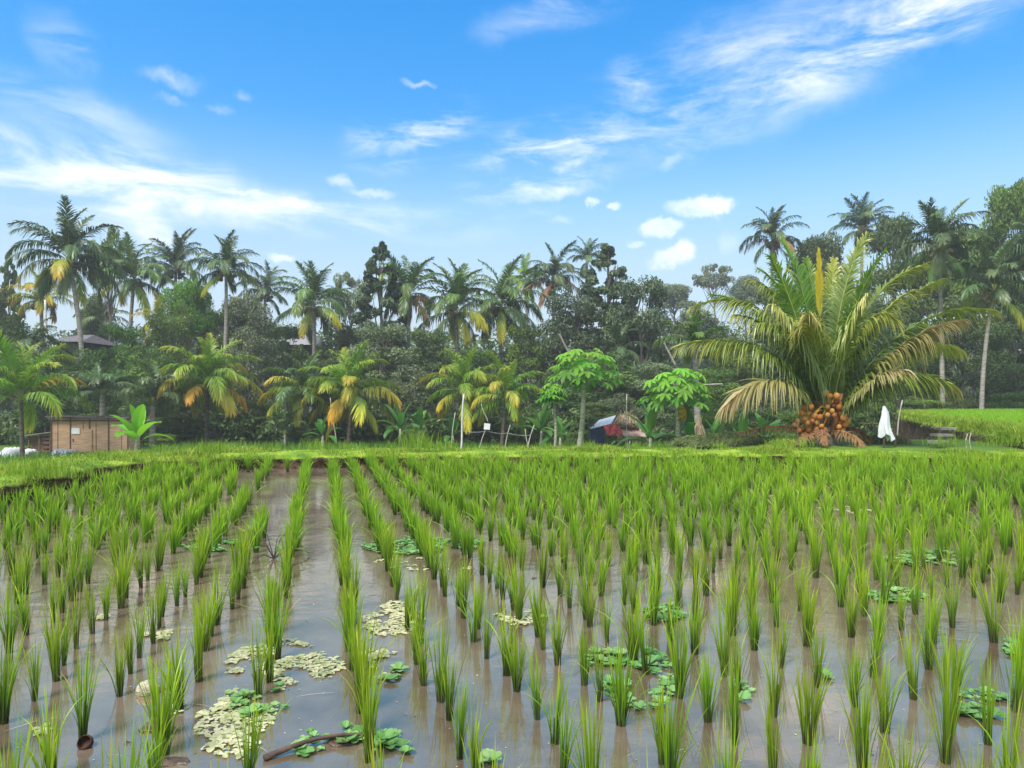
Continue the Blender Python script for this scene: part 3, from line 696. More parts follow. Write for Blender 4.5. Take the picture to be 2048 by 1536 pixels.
lump('coconut_husk', 296, 1385, .055, (1.1, .9, .8), M_husk, 'bleached fibrous husk floating between rice clumps at lower left', 'husk')
M_shell = surf('brown_shell', (.03, .014, .01), (.08, .035, .02), 14, .8)
mb = MB(); pr = [(.05, .0), (.052, .03), (.045, .05), (.040, .048), (.044, .03), (.03, .008), (.0, .004)]
th = np.arange(16) / 16 * 2 * np.pi; V = np.array([[r_ * math.cos(t), r_ * math.sin(t), z_] for r_, z_ in pr for t in th])
mb.add(V, [(i * 16 + j, i * 16 + (j + 1) % 16, (i + 1) * 16 + (j + 1) % 16, (i + 1) * 16 + j) for i in range(6) for j in range(16)])
o = mb.build('coconut_shell', M_shell, loc=G(172, 1492) + np.array([0, 0, .012]), smooth=True); o.rotation_euler = (.9, .3, 0); o.scale = (.6, .6, .6)
tag(o, 'dark brown half coconut shell tipped up between rice clumps', 'coconut shell')

# ================================================================== palms
def frond_geo(mb, pts, nl, ll, droop, w, seed, K=4, a_fn=None, rach=.02, side=None, start=.16, mats=(0, 1), lift=.25, ang=(50, 24), jit=.12, seg=6):
    """a pinnate frond along the curve pts; leaflets into mb material mats[0], midrib mats[1]"""
    r = np.random.RandomState(seed); pts = np.asarray(pts, float)
    sl_ = np.concatenate([[0], np.cumsum(np.linalg.norm(np.diff(pts, axis=0), axis=1))]); tot = sl_[-1]; sl_ /= tot
    at_ = lambda t: np.stack([np.interp(t, sl_, pts[:, i]) for i in range(3)], -1)
    T_ = lambda t: norm(at_(np.clip(t + .02, 0, 1)) - at_(np.clip(t - .02, 0, 1)))
    t = np.linspace(start, .995, nl); t = np.repeat(t, 2) + r.randn(nl * 2) * .002; t = np.clip(t, 0, 1); sg = np.tile([1., -1.], nl)
    B = at_(t); T = T_(t)
    if side is None:
        dxy = pts[-1] - pts[0]; dxy[2] = 0; dxy = norm(dxy); side = np.array([-dxy[1], dxy[0], 0])
    Sd = np.asarray(side)[None] - T * (T @ np.asarray(side))[:, None]; Sd = norm(Sd)
    Nn = np.cross(T, Sd); Nn *= np.where(Nn[:, 2:3] < -.2, 1, 1)
    if Nn[len(Nn) // 4, 2] < 0: Nn = -Nn
    ang_ = np.interp(t, [start, 1], [R(90 - ang[0] - 15), R(90 - ang[1])]) + r.randn(len(t)) * jit
    ln = ll * np.interp(t, [start, start + .12, .45, .75, 1], [.45, .85, 1.0, .85, .35]) * (1 + r.randn(len(t)) * .07)
    d = Sd * (sg * np.cos(ang_))[:, None] + T * np.sin(ang_)[:, None] + Nn * (lift + r.randn(len(t)) * jit)[:, None]; d = norm(d)
    s = np.linspace(0, 1, K)[None, :, None]
    dr = (droop * (1 + r.randn(len(t)) * .25))[:, None, None]
    Pt = B[:, None] + d[:, None] * ln[:, None, None] * s * (1 - .25 * dr * s) + np.array([0, 0, -1.]) * ln[:, None, None] * dr * s ** 2
    wv_ = norm(T - d * np.sum(T * d, 1, keepdims=True)) + r.randn(len(t), 3) * .15; wv_ = norm(wv_)
    prof = np.interp(np.linspace(0, 1, K), [0, .2, .7, 1], [.6, 1, .8, .05])
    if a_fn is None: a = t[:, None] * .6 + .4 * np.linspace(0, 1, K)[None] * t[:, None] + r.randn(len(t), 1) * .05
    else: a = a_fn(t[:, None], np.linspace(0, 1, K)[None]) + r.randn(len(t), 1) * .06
    ribbons(mb, Pt, w * prof[None] * np.ones((len(t), 1)), wv_[:, None], m=mats[0], a=np.clip(a, 0, 1))
    tt_ = np.linspace(0, .97, 12); tube(mb, at_(tt_), np.interp(tt_, [0, .1, 1], [rach * 1.6, rach, rach * .2]), seg, mats[1], caps=False)
def arc(e0, e1, n=14, L_=1.0):
    """rachis in the XZ plane, elevation goes from e0 to e1 (degrees)"""
    s = np.linspace(0, 1, n); e = R(1) * (e0 + (e1 - e0) * s ** 1.4)
    dx = np.cos(e); dz = np.sin(e)
    x = np.concatenate([[0], np.cumsum((dx[:-1] + dx[1:]) / 2)]) / (n - 1) * L_; z = np.concatenate([[0], np.cumsum((dz[:-1] + dz[1:]) / 2)]) / (n - 1) * L_
    return np.stack([x, x * 0, z], 1)
CLS = [(84, 38), (68, -14), (50, -42), (30, -62), (4, -72), (-32, -84)]
fr_cache = {}
def frond_mesh(cls, var, mt, nl=60):
    key = (cls, var, mt.name, nl)
    if key not in fr_cache:
        e0, e1 = CLS[cls]; mb = MB()
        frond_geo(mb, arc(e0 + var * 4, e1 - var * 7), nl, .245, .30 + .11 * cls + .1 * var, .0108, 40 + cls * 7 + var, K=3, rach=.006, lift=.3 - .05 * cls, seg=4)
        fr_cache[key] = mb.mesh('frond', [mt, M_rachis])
    return fr_cache[key]
nut_mesh = {}
def bunch_mesh(m_):
    if m_.name not in nut_mesh:
        r = np.random.RandomState(4); mb = MB()
        for i in range(26):
            a_ = r.rand() * 6.28; rr = .25 + .28 * r.rand(); sphere(mb, (math.cos(a_) * rr, math.sin(a_) * rr, -.15 - .55 * r.rand()), .13, u=8, v=6)
        nut_mesh[m_.name] = mb.mesh('coconut_bunch', [m_])
    return nut_mesh[m_.name]
PG = {'tall': 'tall coconut palms in the tree belt', 'dwarf': 'young yellow coconut palms in front of the tree belt'}
def palm(px, py, r_px, d, bx, label, mt=M_frond, n=26, seed=0, lowm=None, nlow=5, cls_w=(5, 6, 6, 5, 4, 3), trunk_r=.17, group='tall', nuts=True, az0=None, bend=0.0, basez=None, m_orange=None, norange=0):
    C = P(px, py, d); bxw = XW(bx, d); zb = (float(lowz(np.array(bxw), np.array(d))) if basez is None else basez) - .1
    if bxw > 13 and d < 41 and basez is None: zb = .5
    r = random.Random(900 + seed)
    if cls_w == (5, 6, 6, 5, 4, 3): cls_w = r.choice([(5, 6, 6, 5, 4, 3), (7, 6, 4, 4, 4, 4), (3, 5, 7, 7, 4, 1), (4, 4, 5, 6, 6, 5)])
    t = empty('coconut_palm', (bxw, d, zb)); tag(t, label, 'palm tree', PG[group])
    base = np.array([bxw, d, zb]); H = C[2] - zb
    s = np.linspace(0, 1, 22); mid = (base + C) / 2 + np.array([bend, 0, 0])
    pts = (1 - s)[:, None] ** 2 * base + 2 * (s * (1 - s))[:, None] * mid + s[:, None] ** 2 * C - base
    rad = np.interp(s, [0, .04, .3, 1], [trunk_r * 1.7, trunk_r * 1.15, trunk_r, trunk_r * .75]) * (1 + .05 * np.sin(np.arange(22) * 2.1))
    mb = MB(); tube(mb, pts, rad, 10); mb.build('trunk', M_ptrunk if group == 'tall' else M_dtrunk, t, smooth=True)
    L_ = r_px / F * d * 1.06
    tot = sum(cls_w); seq = []
    for c_, w_ in enumerate(cls_w): seq += [c_] * max(1 if w_ else 0, round(w_ * n / tot))
    a_ = r.random() * 360
    for i, c_ in enumerate(seq):
        a_ += 137.5 + r.uniform(-14, 14)
        m_ = mt
        if lowm is not None and c_ >= 4 and r.random() < nlow / 8: m_ = lowm
        if m_orange is not None and c_ >= 2 and norange > 0 and r.random() < (.35 if c_ == 2 else .75): m_ = m_orange; norange -= 1
        o = link(bpy.data.objects.new('frond', frond_mesh(c_, (i * 7 + seed) % 3, m_))); o.parent = t
        o.location = C - base + np.array([0, 0, .1 - c_ * .05])
        k = L_ * r.uniform(.88, 1.1) * (.98, 1.0, 1.0, .97, .9, .8)[c_]
        o.scale = (k, k, k); o.rotation_euler = (r.uniform(-.28, .28), r.uniform(-.14, .14), R(a_))
        if m_ is M_dead: o['label'] = 'dead brown hanging frond'
        elif m_ in (M_frondyo,): o['label'] = 'orange yellow dying frond'
    if nuts:
        o = link(bpy.data.objects.new('coconut_bunch', bunch_mesh(M_nutg))); o.parent = t; o.location = C - base + np.array([0, 0, .05]); o.scale = (1.2,) * 3
    return t
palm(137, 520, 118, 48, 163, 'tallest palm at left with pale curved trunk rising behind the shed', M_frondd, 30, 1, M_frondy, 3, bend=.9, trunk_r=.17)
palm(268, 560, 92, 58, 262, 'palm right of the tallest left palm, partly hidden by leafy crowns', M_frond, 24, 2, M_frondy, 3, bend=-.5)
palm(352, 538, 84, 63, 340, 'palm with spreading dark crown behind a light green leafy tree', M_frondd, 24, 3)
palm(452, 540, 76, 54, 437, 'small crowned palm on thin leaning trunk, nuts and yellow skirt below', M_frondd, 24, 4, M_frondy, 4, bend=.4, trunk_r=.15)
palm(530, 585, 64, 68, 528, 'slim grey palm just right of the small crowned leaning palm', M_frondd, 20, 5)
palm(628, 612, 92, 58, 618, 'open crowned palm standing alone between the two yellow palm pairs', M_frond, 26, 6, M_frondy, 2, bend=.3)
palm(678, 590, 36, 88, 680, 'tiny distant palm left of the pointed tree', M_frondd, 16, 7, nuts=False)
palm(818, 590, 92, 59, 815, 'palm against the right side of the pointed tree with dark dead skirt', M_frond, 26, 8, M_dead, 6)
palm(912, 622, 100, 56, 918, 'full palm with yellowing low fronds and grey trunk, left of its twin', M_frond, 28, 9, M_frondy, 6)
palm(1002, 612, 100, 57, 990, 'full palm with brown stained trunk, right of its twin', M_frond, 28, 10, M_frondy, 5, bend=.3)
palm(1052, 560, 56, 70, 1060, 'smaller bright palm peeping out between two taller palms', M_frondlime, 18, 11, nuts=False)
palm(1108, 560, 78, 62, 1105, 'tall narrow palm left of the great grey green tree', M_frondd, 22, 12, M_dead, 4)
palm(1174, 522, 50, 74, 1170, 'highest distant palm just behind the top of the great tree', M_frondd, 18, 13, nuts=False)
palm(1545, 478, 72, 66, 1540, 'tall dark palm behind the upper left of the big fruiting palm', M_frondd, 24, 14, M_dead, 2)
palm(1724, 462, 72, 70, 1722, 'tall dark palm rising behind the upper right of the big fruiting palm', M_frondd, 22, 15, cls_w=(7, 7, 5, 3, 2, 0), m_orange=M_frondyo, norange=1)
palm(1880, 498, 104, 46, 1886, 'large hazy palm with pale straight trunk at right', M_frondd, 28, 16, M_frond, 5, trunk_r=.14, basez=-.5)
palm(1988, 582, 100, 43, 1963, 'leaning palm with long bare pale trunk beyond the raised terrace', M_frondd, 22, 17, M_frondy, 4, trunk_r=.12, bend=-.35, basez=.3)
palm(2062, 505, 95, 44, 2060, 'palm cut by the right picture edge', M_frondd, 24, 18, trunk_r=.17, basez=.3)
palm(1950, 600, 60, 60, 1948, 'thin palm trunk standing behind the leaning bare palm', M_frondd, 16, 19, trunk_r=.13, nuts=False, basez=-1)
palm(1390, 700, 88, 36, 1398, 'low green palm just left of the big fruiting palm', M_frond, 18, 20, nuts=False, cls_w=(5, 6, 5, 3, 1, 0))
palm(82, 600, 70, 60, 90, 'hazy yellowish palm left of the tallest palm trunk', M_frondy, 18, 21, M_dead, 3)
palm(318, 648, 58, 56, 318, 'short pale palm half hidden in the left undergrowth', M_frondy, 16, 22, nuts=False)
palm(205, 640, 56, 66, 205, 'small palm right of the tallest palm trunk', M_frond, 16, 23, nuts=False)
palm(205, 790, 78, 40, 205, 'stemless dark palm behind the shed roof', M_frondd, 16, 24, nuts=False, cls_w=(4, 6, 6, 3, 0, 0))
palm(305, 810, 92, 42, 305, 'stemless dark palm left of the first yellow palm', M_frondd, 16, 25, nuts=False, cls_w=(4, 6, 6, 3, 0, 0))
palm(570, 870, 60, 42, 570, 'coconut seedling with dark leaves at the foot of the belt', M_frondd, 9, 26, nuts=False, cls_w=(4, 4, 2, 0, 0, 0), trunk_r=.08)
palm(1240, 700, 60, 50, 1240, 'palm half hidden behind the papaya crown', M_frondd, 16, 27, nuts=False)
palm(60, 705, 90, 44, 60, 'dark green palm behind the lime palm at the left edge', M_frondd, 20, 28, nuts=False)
# young yellow palms
palm(416, 770, 112, 44, 412, 'first yellow palm from the left, broad crown with golden tips', M_frondlime, 30, 30, M_frondyo, 8, (4, 6, 8, 7, 6, 1), .13, 'dwarf', False, m_orange=M_frondy, norange=14)
palm(604, 785, 92, 44, 606, 'smaller dull yellow palm touching the second golden palm', M_frond, 20, 31, M_frondy, 7, (4, 6, 7, 7, 5, 1), .12, 'dwarf', False, m_orange=M_frondy, norange=4)
palm(705, 792, 112, 43, 697, 'second golden palm, with yellow fronds hanging straight down', M_frondlime, 30, 32, M_frondyo, 6, (4, 6, 8, 7, 5, 3), .13, 'dwarf', False, m_orange=M_frondy, norange=14)
palm(928, 785, 96, 43, 918, 'dull yellow green palm behind the white pole', M_frondlime, 22, 33, M_frondy, 7, (4, 6, 7, 7, 5, 1), .12, 'dwarf', False, m_orange=M_frondy, norange=4)
palm(1012, 798, 90, 41, 1003, 'yellow green palm right of the white pole with browned fronds', M_frondlime, 22, 34, M_frondyo, 5, (4, 6, 7, 7, 5, 1), .12, 'dwarf', False, m_orange=M_frondy, norange=5)
palm(42, 800, 135, 33, 45, 'lime green palm at the left edge with one orange frond', M_frondlime, 20, 35, M_frondlime, 2, (6, 6, 6, 4, 1, 0), .10, 'dwarf', False, m_orange=M_frondyo, norange=1)

# ------------------------------------------------------------------ the big fruiting palm
HD = 19.0
hb = np.array([XW(1655, HD), HD, .12])
hero = empty('king_coconut_palm', hb)
tag(hero, 'big low palm with orange coconuts at its foot on the far bank', 'palm tree')
def HP(px, py, dd=0.0): return P(px, py, HD + dd) - hb
# (base px,py), control, (tip px,py,depth offset), material, leaflet length, droop
HF = [
 # tips out to the left
 ((1640, 850, 0), (1560, 640, -.6), (1362, 690, -.9), M_hero, .95, .75),
 ((1640, 830, 0), (1570, 545, .2), (1390, 612, .3), M_hero, .95, .75),
 ((1636, 860, 0), (1560, 690, -.9), (1448, 815, -1.2), M_herot, .85, .8),
 ((1640, 820, .1), (1560, 600, .8), (1425, 590, 1.6), M_herog, .9, .6),
 ((1645, 820, .1), (1570, 560, .6), (1500, 560, 1.0), M_hero, .9, .75),
 ((1645, 820, .1), (1560, 640, 1.4), (1440, 700, 2.2), M_hero, .9, .7),
 # upward
 ((1648, 820, 0), (1620, 560, .3), (1562, 482, .5), M_herog, .85, .35),
 ((1648, 820, 0), (1590, 590, -.3), (1540, 512, -.3), M_herog, .85, .45),
 ((1650, 820, 0), (1636, 600, .6), (1612, 520, .9), M_herog, .75, .35),
 ((1652, 820, .2), (1662, 590, .9), (1668, 520, 1.3), M_hero, .8, .4),
 ((1655, 820, 0), (1668, 560, .3), (1735, 470, .5), M_hero, .85, .45),
 ((1655, 820, 0), (1690, 600, -.1), (1770, 505, -.3), M_herog, .9, .5),
 ((1655, 820, .2), (1700, 570, .6), (1850, 530, 1.0), M_hero, .95, .6),
 ((1652, 810, .3), (1640, 580, 1.1), (1575, 540, 1.6), M_hero, .8, .6),
 # the front ones that bend over towards the water
 ((1652, 860, -.2), (1634, 700, -.4), (1618, 632, -1.9), M_hero, 1.2, .62),
 ((1650, 850, -.1), (1600, 660, -.5), (1545, 610, -1.5), M_hero, 1.05, .85),
 ((1656, 850, -.1), (1690, 670, -.5), (1735, 590, -1.4), M_hero, 1.05, .85),
 ((1656, 840, 0), (1720, 580, 0), (1790, 640, -.6), M_hero, .95, .85),
 # right
 ((1662, 850, 0), (1800, 590, -.2), (1985, 622, -.3), M_hero, 1.0, .75),
 ((1662, 860, 0), (1790, 660, -.8), (1925, 640, -1.2), M_herot, .95, .85),
 ((1664, 870, 0), (1760, 700, -1.0), (1905, 770, -1.4), M_hero, .9, .8),
 ((1664, 865, -.1), (1760, 720, -1.3), (1820, 745, -1.9), M_herot, .7, .7),
 ((1660, 840, .2), (1770, 600, 1.0), (1880, 560, 1.6), M_hero, .95, .7),
 ((1660, 830, .2), (1770, 640, 1.5), (1920, 700, 2.4), M_hero, .95, .75),
 ((1650, 840, .1), (1575, 640, .0), (1470, 630, -.3), M_hero, 1.0, .8),
 ((1656, 840, .1), (1730, 620, .2), (1830, 580, .0), M_hero, 1.0, .75),
 ((1656, 850, .0), (1740, 690, -.4), (1860, 690, -.6), M_hero, 1.0, .8),
 ((1650, 830, .1), (1610, 600, .6), (1520, 540, .9), M_herog, .95, .6),
 ((1655, 830, .3), (1700, 640, 1.8), (1740, 640, 3.0), M_hero, .9, .7),
 ((1648, 830, .3), (1600, 640, 1.8), (1560, 660, 3.0), M_hero, .9, .7),
]
for i, (b, c, t_, m_, ll, dr) in enumerate(HF):
    b = HP(*b); c = HP(*c); e = HP(*t_); b = b * np.array([.6, .6, 1]); b[2] = .35 + (i % 5) * .08
    s = np.linspace(0, 1, 20)[:, None]
    pts = (1 - s) ** 2 * b + 2 * s * (1 - s) * c + s ** 2 * e
    hor = e - b; hor[2] = 0
    if np.linalg.norm(hor) < .8: hor = np.array([.4 if i % 2 else -.4, -1, 0])
    hor = norm(hor); side = np.array([-hor[1], hor[0], 0])
    side = norm(side + np.array([1.0, 0, 0]) * (.9 if side[0] > 0 else -.9)) if i in (6, 7, 8, 9, 10, 11) else side
    if i == 14: side = np.array([1.0, 0, 0]); dr = .62
    mb = MB()
    tan = 1.0 if m_ is M_herot or i == 14 else .6
    frond_geo(mb, pts, 140, ll * 1.06, dr, .021, 70 + i, K=6, rach=.026, side=side, start=.22, lift=.22 if i != 14 else .4, seg=8, ang=(42, 20), jit=.09,
              a_fn=lambda t, q_: np.clip((t - .3) * 1.15, 0, 1) * tan + q_ * .4 * t + .08)
    o = mb.build('frond', [m_, M_rachis], hero)
    if m_ is M_herot: o['label'] = 'frond faded to tan at its tip'
    elif m_ is M_herog: o['label'] = 'fresh green upright frond'
# the yellow spear leaf
mb = MB(); s = np.linspace(0, 1, 14)[:, None]; b = HP(1652, 800); e = HP(1638, 506); c = HP(1638, 650, .1)
frond_geo(mb, (1 - s) ** 2 * b + 2 * s * (1 - s) * c + s ** 2 * e, 40, .5, .0, .018, 33, K=4, rach=.02, side=np.array([1.0, 0, 0]), start=.58, lift=.02, ang=(5, 6), jit=.04)
o = mb.build('frond', [M_heroy, M_rachis], hero); o['label'] = 'bright yellow upright young frond'
# short trunk wrapped in old leaf bases
mb = MB(); s = np.linspace(0, 1, 10); tube(mb, np.stack([s * 0, s * 0, s * 1.15], 1), np.interp(s, [0, .4, 1], [.34, .28, .2]) * (1 + .1 * np.sin(s * 40)), 14)
mb.build('trunk', M_ptrunk, hero, smooth=True)
M_sheath = surf('old_leaf_base', (.16, .07, .03), (.42, .20, .08), 5, .8, (1, 1, .3))
r = random.Random(5)
for i in range(13):
    a_ = i * 2.4; mb = MB(); e_ = R(r.uniform(38, 74)); ln = r.uniform(.7, 1.3)
    pts = np.array([[.20, 0, 0], [.20 + ln * .4 * math.cos(e_), 0, ln * .4 * math.sin(e_) + .05], [.22 + ln * .75 * math.cos(e_), 0, ln * .85 * math.sin(e_)]])
    tube(mb, pts, [.11, .07, .035], 7)
    o = mb.build('leaf_base', M_sheath, hero, smooth=True); o.rotation_euler = (0, 0, a_); o.location = (0, 0, .1 + .07 * i)
# dead hanging fronds at the foot
for i, (b, c, t_) in enumerate([((1640, 868, 0), (1560, 838, -.5), (1478, 866, -.9)), ((1660, 865, -.3), (1690, 852, -.9), (1728, 890, -1.2)), ((1655, 862, -.3), (1640, 862, -.9), (1590, 884, -1.3)), ((1665, 862, -.2), (1710, 840, -.4), (1740, 880, -.6)), ((1645, 862, -.2), (1640, 850, -1.2), (1650, 886, -1.6))]):
    b, c, e = HP(*b), HP(*c), HP(*t_); s = np.linspace(0, 1, 12)[:, None]; mb = MB()
    frond_geo(mb, (1 - s) ** 2 * b + 2 * s * (1 - s) * c + s ** 2 * e, 60, .3, .5, .016, 200 + i, K=4, rach=.03, start=.12, lift=.0, jit=.25)
    o = mb.build('frond', [M_dead, M_sheath], hero); o['label'] = 'dead brown frond lying at the foot'
# orange nuts, bunched round the stem
mb = MB(); sphere(mb, (0, 0, 0), 1, u=16, v=12, sq=(1, 1, 1.08)); nutm = mb.mesh('coconut', [M_nuto], True)
nuts = [(1603, 822), (1617, 822), (1610, 835), (1625, 838), (1596, 838), (1640, 830), (1603, 852), (1618, 855), (1633, 855), (1612, 866), (1627, 868), (1640, 864), (1604, 868), (1598, 857), (1648, 856), (1643, 848), (1609, 812), (1622, 810),
        (1658, 798), (1668, 806), (1655, 810), (1664, 818), (1672, 798), (1660, 788), (1668, 826), (1655, 826), (1650, 782), (1673, 788), (1678, 810),
        (1680, 822), (1688, 832), (1682, 842), (1690, 845), (1678, 850), (1686, 856), (1694, 838), (1635, 842), (1629, 828), (1590, 846), (1616, 842)]
M_stalk = surf('fruit_stalk', (.42, .20, .03), (.60, .34, .06), 8, .6, bump=0)
for i_, (x, y) in enumerate([(1612, 840), (1632, 850), (1600, 856), (1660, 812), (1686, 838), (1668, 800), (1642, 862)]):
    e = HP(x, y, -.5); mb = MB(); b = np.array([0, -.1, .95]); m_ = (b + e) / 2 + np.array([0, -.25, .25]); tube(mb, [b, m_, e], [.03, .026, .012], 6)
    mb.build('fruit_stalk', M_stalk, hero, smooth=True)
r = random.Random(12)
for i, (x, y) in enumerate(nuts):
    o = link(bpy.data.objects.new('coconut', nutm)); o.parent = hero
    p = HP(x, y + 4, -.55 - .25 * r.random() + abs(x - 1645) * .004); p[2] = max(p[2], .10)
    o.location = p; k = r.uniform(.062, .095); o.scale = (k, k, k); o.rotation_euler = (r.uniform(-.6, .6), r.uniform(-.6, .6), r.random() * 6)

# ================================================================== papaya, banana
def lobed(mb, c, az, tilt, s, a, r):
    """a papaya leaf: seven lobes radiating from the stalk's end"""
    k = 7; V = []; q = []
    cz, sz = math.cos(az), math.sin(az); ct, st_ = math.cos(tilt), math.sin(tilt)
    for i in range(k):
        g = (i - 3) * .72; ln = s * (1.0 - .1 * abs(i - 3)) * r.uniform(.85, 1.1); w = ln * .17
        d = np.array([math.cos(g), math.sin(g)]); n_ = np.array([-d[1], d[0]])
        p = [d * 0, d * ln * .45 - n_ * w, d * ln, d * ln * .45 + n_ * w, d * ln * .75 - n_ * w * .9, d * ln * .75 + n_ * w * .9]
        dz = [0, -.08 * ln, -.42 * ln, -.08 * ln, -.25 * ln, -.25 * ln]
        b = len(V)
        V += [(x_[0], x_[1], z_) for x_, z_ in zip(p, dz)]
        q += [(b, b + 1, b + 4, b + 2), (b, b + 2, b + 5, b + 3)]
    V = np.array(V); V = np.stack([V[:, 0] * ct + V[:, 2] * st_, V[:, 1], -V[:, 0] * st_ + V[:, 2] * ct], 1)
    V = np.stack([V[:, 0] * cz - V[:, 1] * sz, V[:, 0] * sz + V[:, 1] * cz, V[:, 2]], 1) + c
    mb.add(V, q, a=a)
M_papaya = leafmat('papaya_leaf', [(0, (.08, .24, .02)), (.5, (.15, .38, .025)), (1, (.24, .50, .04))], .4, .15, .5, .015)
M_papy = leafmat('papaya_leaf_yellow', [(0, (.55, .36, .02)), (1, (.70, .50, .04))], .4, .1, .5, 0)
M_ptk = surf('papaya_stem', (.20, .21, .13), (.40, .40, .28), 4, .8, (1, 1, 4))
def papaya(px, top, wpx, base_px, d, label, seed, yellow, neck):
    r = random.Random(seed); bx = XW(base_px, d); zb = -1.7; t = empty('papaya_tree', (bx, d, zb)); tag(t, label, 'papaya tree', 'papaya trees behind the bank')
    Rw = wpx / F * d / 2; tp_ = P(px, top, d); H = tp_[2] - zb; neck = neck / F * d
    crown = np.array([tp_[0] - bx, 0, H - neck])
    mb = MB(); s = np.linspace(0, 1, 14)[:, None]; pts = s * crown; pts[:, 0] += .12 * np.sin(s[:, 0] * 3)
    tube(mb, pts, np.interp(s[:, 0], [0, 1], [.15, .085]) * (.35 + .3 * Rw), 10); mb.build('trunk', M_ptk, t, smooth=True)
    for i in range(56):
        a_ = i * 2.4; e_ = R(60 - 66 * (i / 56) ** .8 + r.uniform(-6, 6)); ln = Rw * (.5 + .5 * math.cos(e_)) * r.uniform(.6, 1.0)
        d_ = np.array([math.cos(a_) * math.cos(e_), math.sin(a_) * math.cos(e_), math.sin(e_)])
        st = crown + np.array([0, 0, .25 - 0.5 * i / 56]); e = st + d_ * ln * .78 * np.array([1, 1, .95]); m_ = (st + e) / 2 + np.array([0, 0, .1])
        mb = MB(); tube(mb, [st, m_, e], [.016, .013, .009], 5, 1, caps=False)
        lobed(mb, e, a_, R(12 + r.uniform(-10, 25)), min(.5, .26 + Rw * .12) * r.uniform(.8, 1.25), np.clip(1 - i / 56 + r.uniform(-.2, .2), 0, 1), r)
        mb.build('leaf', [M_papaya, M_ptk], t)
    for j in range(yellow):
        mb = MB(); st = crown + np.array([0, 0, -.35]); e = st + np.array([.25 + .1 * j, -.25, -.25]); tube(mb, [st, (st + e) / 2, e], [.014, .012, .008], 5, 1, caps=False)
        lobed(mb, e, -.6, R(80), .5, .6, r); o = mb.build('leaf', [M_papy, M_ptk], t); o['label'] = 'hanging yellow leaf'
    mb = MB()
    for j in range(7): a_ = j * 1.1; sphere(mb, crown + np.array([math.cos(a_) * .14, math.sin(a_) * .14, -.15 - .05 * (j % 3)]), .085, sq=(1, 1, 1.5), u=8, v=6)
    mb.build('papaya_fruit', M_papg, t, smooth=True)
M_papg = surf('papaya_green', (.06, .13, .03), (.12, .22, .05), 6, .5, bump=0)
papaya(1166, 690, 190, 1152, 31, 'taller papaya tree with wide domed crown left of the shack', 1, 0, 62)
papaya(1352, 742, 178, 1348, 29, 'shorter papaya tree with a hanging yellow leaf right of the shack', 2, 2, 48)
papaya(1105, 770, 60, 1108, 34, 'small young papaya at the left side of the taller papaya', 3, 0, 20)

def banana_leaf(mb, st, az, e0, e1, L_, w, a, r, m=0):
    n = 12; s = np.linspace(0, 1, n); e = R(1) * (e0 + (e1 - e0) * s ** 1.5)
    ds = L_ / (n - 1); x = np.concatenate([[0], np.cumsum(np.cos(e[:-1]) * ds)]); z = np.concatenate([[0], np.cumsum(np.sin(e[:-1]) * ds)])
    c = np.stack([np.cos(az) * x, np.sin(az) * x, z], 1) + st; S = np.array([-math.sin(az), math.cos(az), 0]); up = np.stack([-np.cos(az) * np.sin(e), -np.sin(az) * np.sin(e), np.cos(e)], 1)
    prof = np.interp(s, [0, .2, .28, .6, .9, 1], [.04, .06, .85, 1, .6, .05]) * w
    V = []
    for i in range(n):
        j = 1 + r.uniform(-.12, .12)
        V += [c[i] - S * prof[i] * j + up[i] * prof[i] * .25, c[i], c[i] + S * prof[i] * j + up[i] * prof[i] * .25]
    mb.add(V, [(i * 3 + k, (i + 1) * 3 + k, (i + 1) * 3 + k + 1, i * 3 + k + 1) for i in range(n - 1) for k in range(2)], m=m, a=a)
M_ban = leafmat('banana_leaf', [(0, (.06, .17, .03)), (1, (.12, .30, .04))], .4, .15, .4, .015)
M_banb = leafmat('banana_leaf_bright', [(0, (.14, .36, .02)), (1, (.25, .55, .03))], .5, .1, .4, .01)
M_bany = leafmat('banana_leaf_yellow', [(0, (.50, .42, .02)), (1, (.66, .58, .04))], .4, .05, .5, 0)
def banana(px, top, d, label, seed, m_=M_ban, n=9, hw=1.0, yellow=0, base=None, spread=(84, 20)):
    r = random.Random(seed); x = XW(px, d); zb = float(lowz(np.array(x), np.array(d))) - .05 if base is None else base
    t = empty('banana_plant', (x, d, zb)); tag(t, label, 'banana plant', 'banana plants in front of the tree belt'); H = P(px, top, d)[2] - zb
    mb = MB(); st = H * .42; tube(mb, [(0, 0, 0), (0, 0, st * .5), (.02, 0, st)], [.10, .085, .05], 9); mb.build('stem', M_ptk, t, smooth=True)
    for i in range(n):
        f = i / max(1, n - 1); e0 = spread[0] + (spread[1] - spread[0]) * f; L_ = H * .62 * r.uniform(.9, 1.08) * hw
        mb = MB(); banana_leaf(mb, np.array([0, 0, st * (1 - .15 * f)]), i * 2.4 + r.uniform(-.3, .3) + seed, e0, e0 - 25 - 70 * f, L_, .22 * hw * r.uniform(.85, 1.15) * (1.25 if m_ is M_banb else 1), r.random(), r)
        mb.build('leaf', m_, t)
    for i in range(yellow):
        mb = MB(); banana_leaf(mb, np.array([0, 0, st * .8]), -.4 + i * .5, 45, -75, H * .5, .2, .5, r); o = mb.build('leaf', M_bany, t); o['label'] = 'yellow drooping leaf'
banana(272, 806, 31, 'bright lime banana plant beside the right end of the shed', 3, M_banb, 8, 1.0, spread=(88, 35))
banana(800, 800, 41, 'dark banana plant right of the second golden palm', 4, n=9)
banana(838, 812, 42, 'banana plant half hidden behind its dark neighbour', 5, n=8)
banana(645, 830, 40, 'small banana plant with upright leaf left of the golden palm foot', 6, n=6)
banana(1082, 805, 39, 'banana plant right of the browned yellow palm', 7, n=9)
banana(1120, 830, 38, 'low banana plant at the papaya trunk', 8, n=7)
